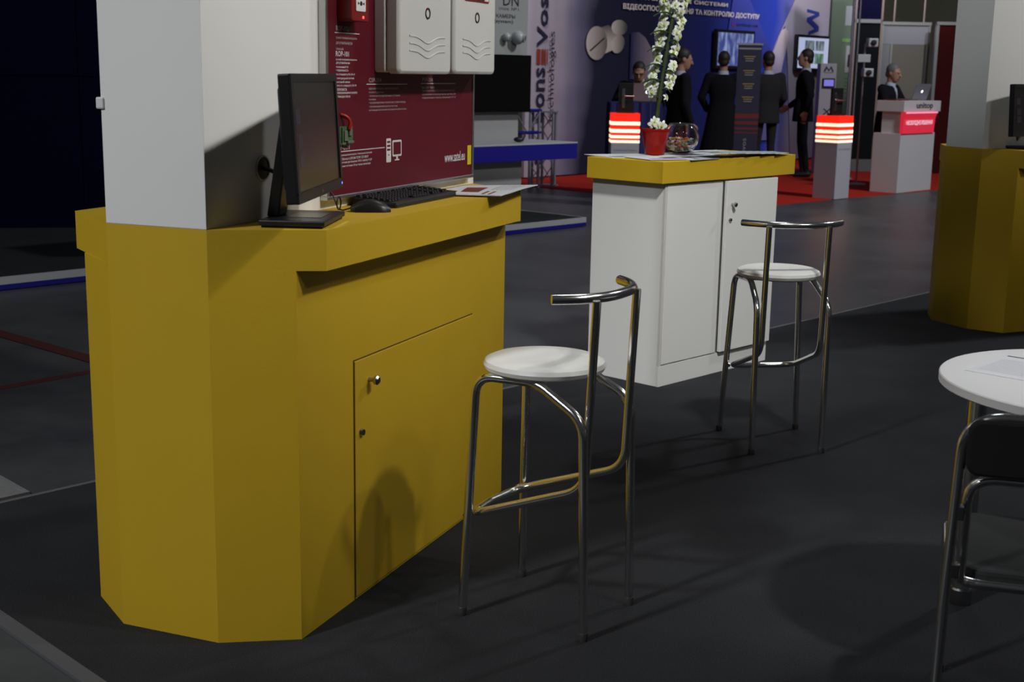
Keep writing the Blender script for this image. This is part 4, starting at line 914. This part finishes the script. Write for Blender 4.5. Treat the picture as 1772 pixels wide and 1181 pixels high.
    for p in me.polygons:
        c = Vector(p.center); hl = hi_ @ c; dw = min((c - j['wrL']).length, (c - j['wrR']).length)
        if c.z > j['neck'].z - .005 or hl.length < .19:
            p.material_index = 0
            if abs(hl.z + .066) < .0075 and hl.y < -.086 and abs(hl.x) < .026: p.material_index = 4
            if abs(hl.z - .016) < .007 and hl.y < -.070 and .018 < abs(hl.x) < .044: p.material_index = 5
        elif c.z < .10: p.material_index = 2
        elif dw < .022 or (dw < .21 and (c - j['elL']).length > .20 and (c - j['elR']).length > .20 and c.z < j['wrL'].z + .3 and min((c - (j['wrL'] + (j['wrL'] - j['elL']).normalized() * .09)).length, (c - (j['wrR'] + (j['wrR'] - j['elR']).normalized() * .09)).length) < .105): p.material_index = 0
        elif c.z > pe.z + .10 and abs(c.x) < .14: p.material_index = 3
        else: p.material_index = 1
    bo_ = bpy.data.objects.new('body', me); C.objects.link(bo_); bo_.parent = t
    # hair
    hb = MB(); hb.ell((0, .024, .040), .084, .098, .098, 20, 14); hb.ell((0, .062, -.02), .070, .055, .065, 14, 8)
    hb.xf(hm); hme = remesh(hb, .009, 2)
    bm = bmesh.new(); bm.from_mesh(hme)
    kill = [f for f in bm.faces if (lambda q: (q.y < -.035 and q.z < .072) or (q.z < -.075) or (q.y < .03 and q.z < .012))(hi_ @ f.calc_center_median())]
    bmesh.ops.delete(bm, geom=kill, context='FACES'); bm.to_mesh(hme); bm.free(); hme.materials.append(hair)
    ho = bpy.data.objects.new('hair', hme); C.objects.link(ho); ho.parent = t
    # jacket: torso shell, sleeves, hem
    jb = MB(); top_ = j['neck'] + Vector((0, .004, -.012)); hz = hem
    loft(jb, [(Vector((pe.x, pe.y, hz)), .200 * flare, .150 * flare), (Vector((pe.x, pe.y, (hz + pe.z) / 2)), .194 * (1 + flare) / 2, .146 * (1 + flare) / 2), (pe + Vector((0, 0, .05)), .186, .136), (mid(pe, chs, .45), .172, .122), (mid(pe, chs, .8), .190, .132), (chs + Vector((0, 0, .03)), .200, .130), (chs + (j['neck'] - chs) * .68, .165, .100), (top_, .082, .078)])
    for s, q in (('L', 1), ('R', -1)):
        capsule(jb, chs + Vector((q * .08, 0, .075)), j['sh' + s], .085, .074); capsule(jb, j['sh' + s], j['el' + s], .074, .056)
        d = (j['wr' + s] - j['el' + s]); capsule(jb, j['el' + s], j['el' + s] + d * .90, .056, .044)
    jme = remesh(jb, .011, 3); bm = bmesh.new(); bm.from_mesh(jme)
    # open the front to a V that shows the shirt
    kill = [f for f in bm.faces if (lambda c: c.y < chs.y - .02 and pe.z + .22 < c.z and abs(c.x - chs.x) < .075 * (c.z - pe.z - .22) / .32)(f.calc_center_median())]
    bmesh.ops.delete(bm, geom=kill, context='FACES'); bm.to_mesh(jme); bm.free(); jme.materials.append(suit)
    jo = bpy.data.objects.new('jacket', jme); C.objects.link(jo); jo.parent = t
    nk = j['neck']; col = MB()
    prof_ = []
    for k in range(20):
        a = 2 * PI * k / 20 + PI / 20; dx, dy = math.cos(a), math.sin(a); low = -.012 if dy < -.6 else 0
        prof_.append(((nk.x + dx * .076, nk.y + dy * .074, nk.z - .02 + low), (nk.x + dx * .070, nk.y - .004 + dy * .068, nk.z + .038 + low)))
    for k in range(20): col.v += [prof_[k][0], prof_[k][1], tuple(Vector(prof_[k][1]) * 1 + Vector((0, 0, -.002)) - Vector((math.cos(2 * PI * k / 20 + PI / 20), math.sin(2 * PI * k / 20 + PI / 20), 0)) * .006)]
    for k in range(20): o_, p_ = k * 3, ((k + 1) % 20) * 3; col.f += [(o_, p_, p_ + 1, o_ + 1), (o_ + 1, p_ + 1, p_ + 2, o_ + 2)]
    col.build('shirt_collar', M_SHIRT, t, True)
    if tie: MB().vprism([(-.012, nk.z - .005), (.012, nk.z - .005), (.016, nk.z - .04), (.034, chs.z - .20), (0, chs.z - .24), (-.034, chs.z - .20), (-.016, nk.z - .04)], chs.y - .145, chs.y - .132).build('necktie', tie, t)
    return t
# yaw 0 faces the camera (-y), +90 deg faces +x (right)
person((1.56, 17.10, 0), R(-6), 'man in dark jacket and glasses bent over the laptop', dict(head=(0, -.20, 1.545), neck=(0, -.10, 1.43), chest=(0, -.05, 1.27), shL=(.19, -.06, 1.37), shR=(-.19, -.06, 1.37), elL=(.29, -.12, 1.16), wrL=(.12, -.34, 1.26), elR=(-.29, -.12, 1.16), wrR=(-.12, -.34, 1.26)), head_pitch=R(24), tie=None, sc_=1.0)
pm1 = bpy.data.objects['person']
gl = MB()
for s in (-1, 1): gl.tube([(s * .032 + .024 * math.cos(a), -.098, .016 + .017 * math.sin(a)) for a in [2 * PI * k / 12 for k in range(13)]], .0025, 6)
gl.tube([(-.01, -.1, .02), (.01, -.1, .02)], .0025, 6)
for s in (-1, 1): gl.tube([(s * .056, -.096, .022), (s * .078, .01, .018)], .0025, 6)
gl.xf(Matrix.Translation((0, -.20, 1.545)) @ Matrix.Rotation(R(24), 4, 'X')).build('eyeglasses', M_BLACKP, pm1, True)
person((2.02, 16.55, 0), R(105), 'man in dark suit looking right, beside the orchid', dict(head=(0, -.035, 1.66)), head_pitch=R(14), head_yaw=R(-8), sc_=1.03)
person((3.0, 19.5, 0), R(172), 'man in long black coat seen from behind before the blue television', dict(elL=(.29, .03, 1.16), elR=(-.29, .03, 1.16), wrL=(.20, -.12, .98), wrR=(-.20, -.12, .98)), hem=.42, flare=1.45, sc_=1.045)
person((3.72, 19.9, 0), R(190), 'man in charcoal jacket seen from behind, right of the roll-up banner', dict(wrL=(.20, -.16, .98), wrR=(-.20, -.16, .98)), suit=M_SUIT2, hem=.80, sc_=1.055)
person((4.47, 20.8, 0), R(-105), 'man in black suit facing left before the pale television', dict(elL=(.25, .10, 1.16), wrL=(.23, .05, .93), elR=(-.25, .0, 1.14), wrR=(-.26, -.22, .98), anL=(.11, .10, .085), knL=(.10, .03, .5)), hem=.78, sc_=1.09)
person((5.22, 18.80, 0), R(48), 'grey-haired man in dark suit at the white lectern counter', dict(elL=(.27, -.12, 1.16), wrL=(.14, -.36, 1.21), elR=(-.27, -.12, 1.16), wrR=(-.10, -.36, 1.21), head=(0, -.06, 1.60), neck=(0, -.02, 1.44), chest=(0, -.01, 1.28), shL=(.185, 0, 1.38), shR=(-.185, 0, 1.38)), hair=M_HAIRG, head_pitch=R(12), sc_=1.0)

# ================================================================== white lectern counter with glowing red panel
uc = Vector((5.174, 17.893, 0))
un = thing('reception_lectern', 'white stepped lectern counter with glowing pink panel on the red carpet', 'lectern', tuple(uc), R(GRID + 1))
M_LECT = mat('lectern_white', (.58, .56, .57), .45)
MB().box(0, 1.02, 0, .40, 0, .80).build('lectern_base', M_LECT, un, bevel=.003)
MB().box(.04, .90, .04, .31, .80, 1.09).build('lectern_waist', M_LECT, un)
MB().box(0, 1.10, -.02, .38, 1.09, 1.235).build('lectern_top', M_LECT, un, bevel=.003)
gp = MB(); pts = [(-.06, 1.086), (-.03, 1.0), (-.02, .80), (.02, .80), (.02, 1.086)]
n = len(pts); gp.add([(.0, p[0], p[1]) for p in pts] + [(.94, p[0], p[1]) for p in pts], [tuple(range(n)), tuple(range(n, 2 * n))[::-1]] + [(i, (i + 1) % n, n + (i + 1) % n, n + i) for i in range(n)])
M_PINK = mat('glowing_pink', (.6, .04, .08), .4, emit=1.0, emit_col=(.40, .010, .022)); gpo = gp.build('light_panel', M_PINK, un)
MB().box(.0, .94, -.062, -.05, 1.068, 1.09).build('light_tube', mat('pink_tube', (1, .4, .6), .4, emit=1.0, emit_col=(.75, .16, .28)), gpo)
text('lettering', 'НЕОБХІДНІ РІШЕННЯ', mat('white_neon_ink', (.9, .8, .9), .5, emit=.5, emit_col=(.8, .7, .85)), un, .06, .84, .905, .975, -.040, bold=.02)
text('lettering', 'unitop', M_INKK, un, .36, .86, 1.11, 1.21, -.0212, bold=.03)
lt = uc + vec(GRID + 1) * .78 + vec(GRID + 91) * .16
laptop((lt.x, lt.y, 1.237), R(38), 'open silver laptop with glowing emblem on the white lectern counter', 18)
tag(MB().box(-.14, .14, -.10, .10, 0, .012).build('red_folder', M_REDPL, None, loc=tuple(uc + vec(GRID + 1) * .18 + vec(GRID + 91) * .2 + Vector((0, 0, 1.237))), rot=(0, 0, R(40))), 'flat red folder on top of the white lectern counter', 'folder')

# white info pillar with emblem and small screen
pl = thing('info_pillar', 'slim white pillar with letter emblem and small screen by the white wall part', 'pillar', (4.86, 21.5, 0), R(2))
MB().box(0, .26, 0, .22, 0, 1.75).build('pillar_body', mat('pillar_white', (.40, .38, .43), .5), pl, bevel=.004)
MB().vprism([(.05, 1.62), (.05, 1.635), (.09, 1.71), (.13, 1.655), (.17, 1.71), (.21, 1.635), (.21, 1.62), (.185, 1.62), (.165, 1.67), (.13, 1.622), (.095, 1.67), (.075, 1.62)], -.002, 0).build('emblem', M_NINK, pl)
MB().box(.05, .21, -.002, 0, 1.603, 1.611).build('emblem', M_NINK, pl)
sc1 = MB().box(.04, .235, -.03, 0, 1.37, 1.52).build('small_screen', M_BLACKP, pl, bevel=.004); MB().box(.06, .215, -.032, -.029, 1.395, 1.495).build('display', mat('violet_screen', (.02, .02, .02), .4, emit=1, emit_col=(.18, .16, .62)), sc1)
for a in (1, -1): MB().vprism([(.07, .94 if a > 0 else 1.04), (.10, .94 if a > 0 else 1.04), (.21, 1.04 if a > 0 else .94), (.18, 1.04 if a > 0 else .94)], -.002 - .001 * (a > 0), 0).build('emblem', M_NINK, pl)
# green poster wall behind it
gw = thing('green_poster_wall', 'pale green poster wall with a product picture behind the info pillar', 'poster wall', (5.42, 23.4, 0), R(8))
MB().box(0, .72, 0, .05, 0, 3.4).build('wall_sheet', mat('pale_green_print', (.085, .115, .085), .7, spec=.1), gw)
MB().box(.30, .62, -.006, 0, 1.62, 2.08).build('product_picture', mat('picture_grey', (.22, .23, .24), .5), gw); MB().box(.34, .58, -.008, -.004, 1.72, 1.93).build('product_picture', M_BLACKP, gw); MB().box(.22, .66, -.006, 0, 2.14, 2.20).build('printed_bar', PR_GREEN, gw)
MB().box(.25, .66, -.006, 0, 2.42, 2.75).build('product_picture', mat('picture_pale', (.20, .21, .23), .5), gw)
for k in range(5): MB().box(.3, .55 - .05 * (k % 2), -.006, 0, 1.52 - k * .06, 1.535 - k * .06).build('printed_line', mat('print_leaf', (.06, .12, .05), .6), gw)
# slim aluminium masts before it
for i, (x, y, lb) in enumerate(((4.93, 20.4, 'slim silver mast just right of the pale television'), (5.03, 20.4, 'second slim silver mast, right of the pale television'))):
    m_ = thing('aluminium_mast', lb, 'mast', (x + .12, y, 0)); MB().tube([(0, 0, .02), (0, 0, 3.4)], .016, 10).build('mast_tube', M_ALU, m_, True); MB().lathe([(.045, 0), (.045, .015), (.02, .025)], 20).build('mast_foot', M_STEEL, m_, True)
# dark stand with silver uprights and the open booth
ds = thing('dark_stand', 'black stand panel with silver uprights left of the booth', 'stand', (5.52, 22.2, 0), R(4))
MB().box(.03, .44, 0, .06, .2, 2.42).build('black_panel', mat('stand_black', (.007, .009, .011), .8, spec=.1), ds); MB().box(.03, .44, 0, .06, 2.48, 3.4).build('black_panel', M_NAVYW, ds); MB().box(.0, .48, -.02, .08, 0, .2).build('plinth', mat('plinth_grey', (.12, .13, .13), .6), ds)
for x in (0, .44): MB().box(x, x + .035, -.02, .05, .2, 3.4).build('upright', mat('copper_lit_alu', (.46, .36, .32), .4, .8), ds)
MB().box(0, .475, -.02, .05, 2.42, 2.48).build('crossbar', M_ALU, ds)
cs = thing('camera_pole', 'silver pole carrying two white surveillance cameras before the black stand', 'camera pole', (4.98, 19.3, 0), R(0))
MB().tube([(0, 0, .02), (0, 0, 2.02)], .014, 10).build('pole_tube', M_ALU, cs, True); MB().lathe([(.14, 0), (.14, .015), (.03, .03)], 24).build('pole_foot', M_STEEL, cs, True)
for z, dx in ((2.02, .06), (1.60, .02)):
    hb = MB().box(dx - .04, dx + .10, -.10, .06, z - .055, z + .065).build('camera_housing', mat('camera_white', (.45, .47, .48)), cs, bevel=.012); MB().lathe([(.038, 0), (.040, .02), (.03, .025)], 16).xf(Matrix.Translation((dx + .03, -.098, z + .005)) @ Matrix.Rotation(PI / 2, 4, 'X')).build('camera_lens', M_BLACKM, hb, True)
MB().box(-.10, .08, -.03, .03, 1.75, 1.86).build('junction_box', mat('camera_white', (.45, .47, .48)), cs, bevel=.005)
bo2 = thing('shell_booth', 'grey shell-scheme booth with open doorway behind the lectern counter', 'booth', (6.03, 22.3, 0), R(3))
MB().box(0, .78, 0, .05, 2.09, 2.40).build('fascia', mat('fascia_grey', (.24, .25, .28), .5), bo2); MB().box(-.02, .80, -.02, .06, 2.40, 2.45).build('fascia_rail', M_ALU, bo2); MB().box(0, .14, .005, .04, .02, 2.09).build('side_panel', mat('panel_grey2', (.20, .21, .22), .5), bo2)
for x in (-.03, .14, .76): MB().box(x, x + .035, -.01, .05, 0, 2.42 if x != .14 else 2.09).build('upright', M_ALU, bo2)
MB().box(-.2, 1.5, 2.2, 2.26, 0, 2.4).build('rear_wall', mat('booth_inner_wall', (.10, .095, .075), .7), bo2)
MB().box(.5, .74, 1.9, 2.0, 1.0, 1.85).build('dark_cloak', M_BLACKM, bo2, bevel=.03)
rw = thing('red_booth_wall', 'dark red booth wall panel left of the right white column', 'wall panel', (6.84, 22.0, 0), R(2))
MB().box(0, .9, 0, .05, .02, 2.40).build('red_panel', mat('dark_red_panel', (.050, .006, .006), .8, spec=.08), rw); MB().box(-.03, .02, -.01, .06, 0, 2.45).build('upright', M_ALU, rw); MB().box(-.03, .9, -.02, .06, 2.40, 2.45).build('rail', M_ALU, rw)
# hall masts rising behind the booth, the copper light put into their colour
for x, lb in ((6.55, 'thin copper-lit mast above the booth, left one'), (6.95, 'thin copper-lit mast above the booth, middle one'), (7.50, 'thin copper-lit mast above the booth, right one')):
    m_ = thing('hall_mast', lb, 'mast', (x, 25.0, 0)); MB().tube([(0, 0, .02), (0, 0, 5)], .022, 8).build('mast_tube', mat('copper_lit_alu', (.46, .36, .32)), m_, True); MB().lathe([(.15, 0), (.15, .02), (.03, .03)], 16).build('mast_foot', M_STEEL, m_, True)
bpy.data.objects.remove(_to); bpy.data.curves.remove(_tc)
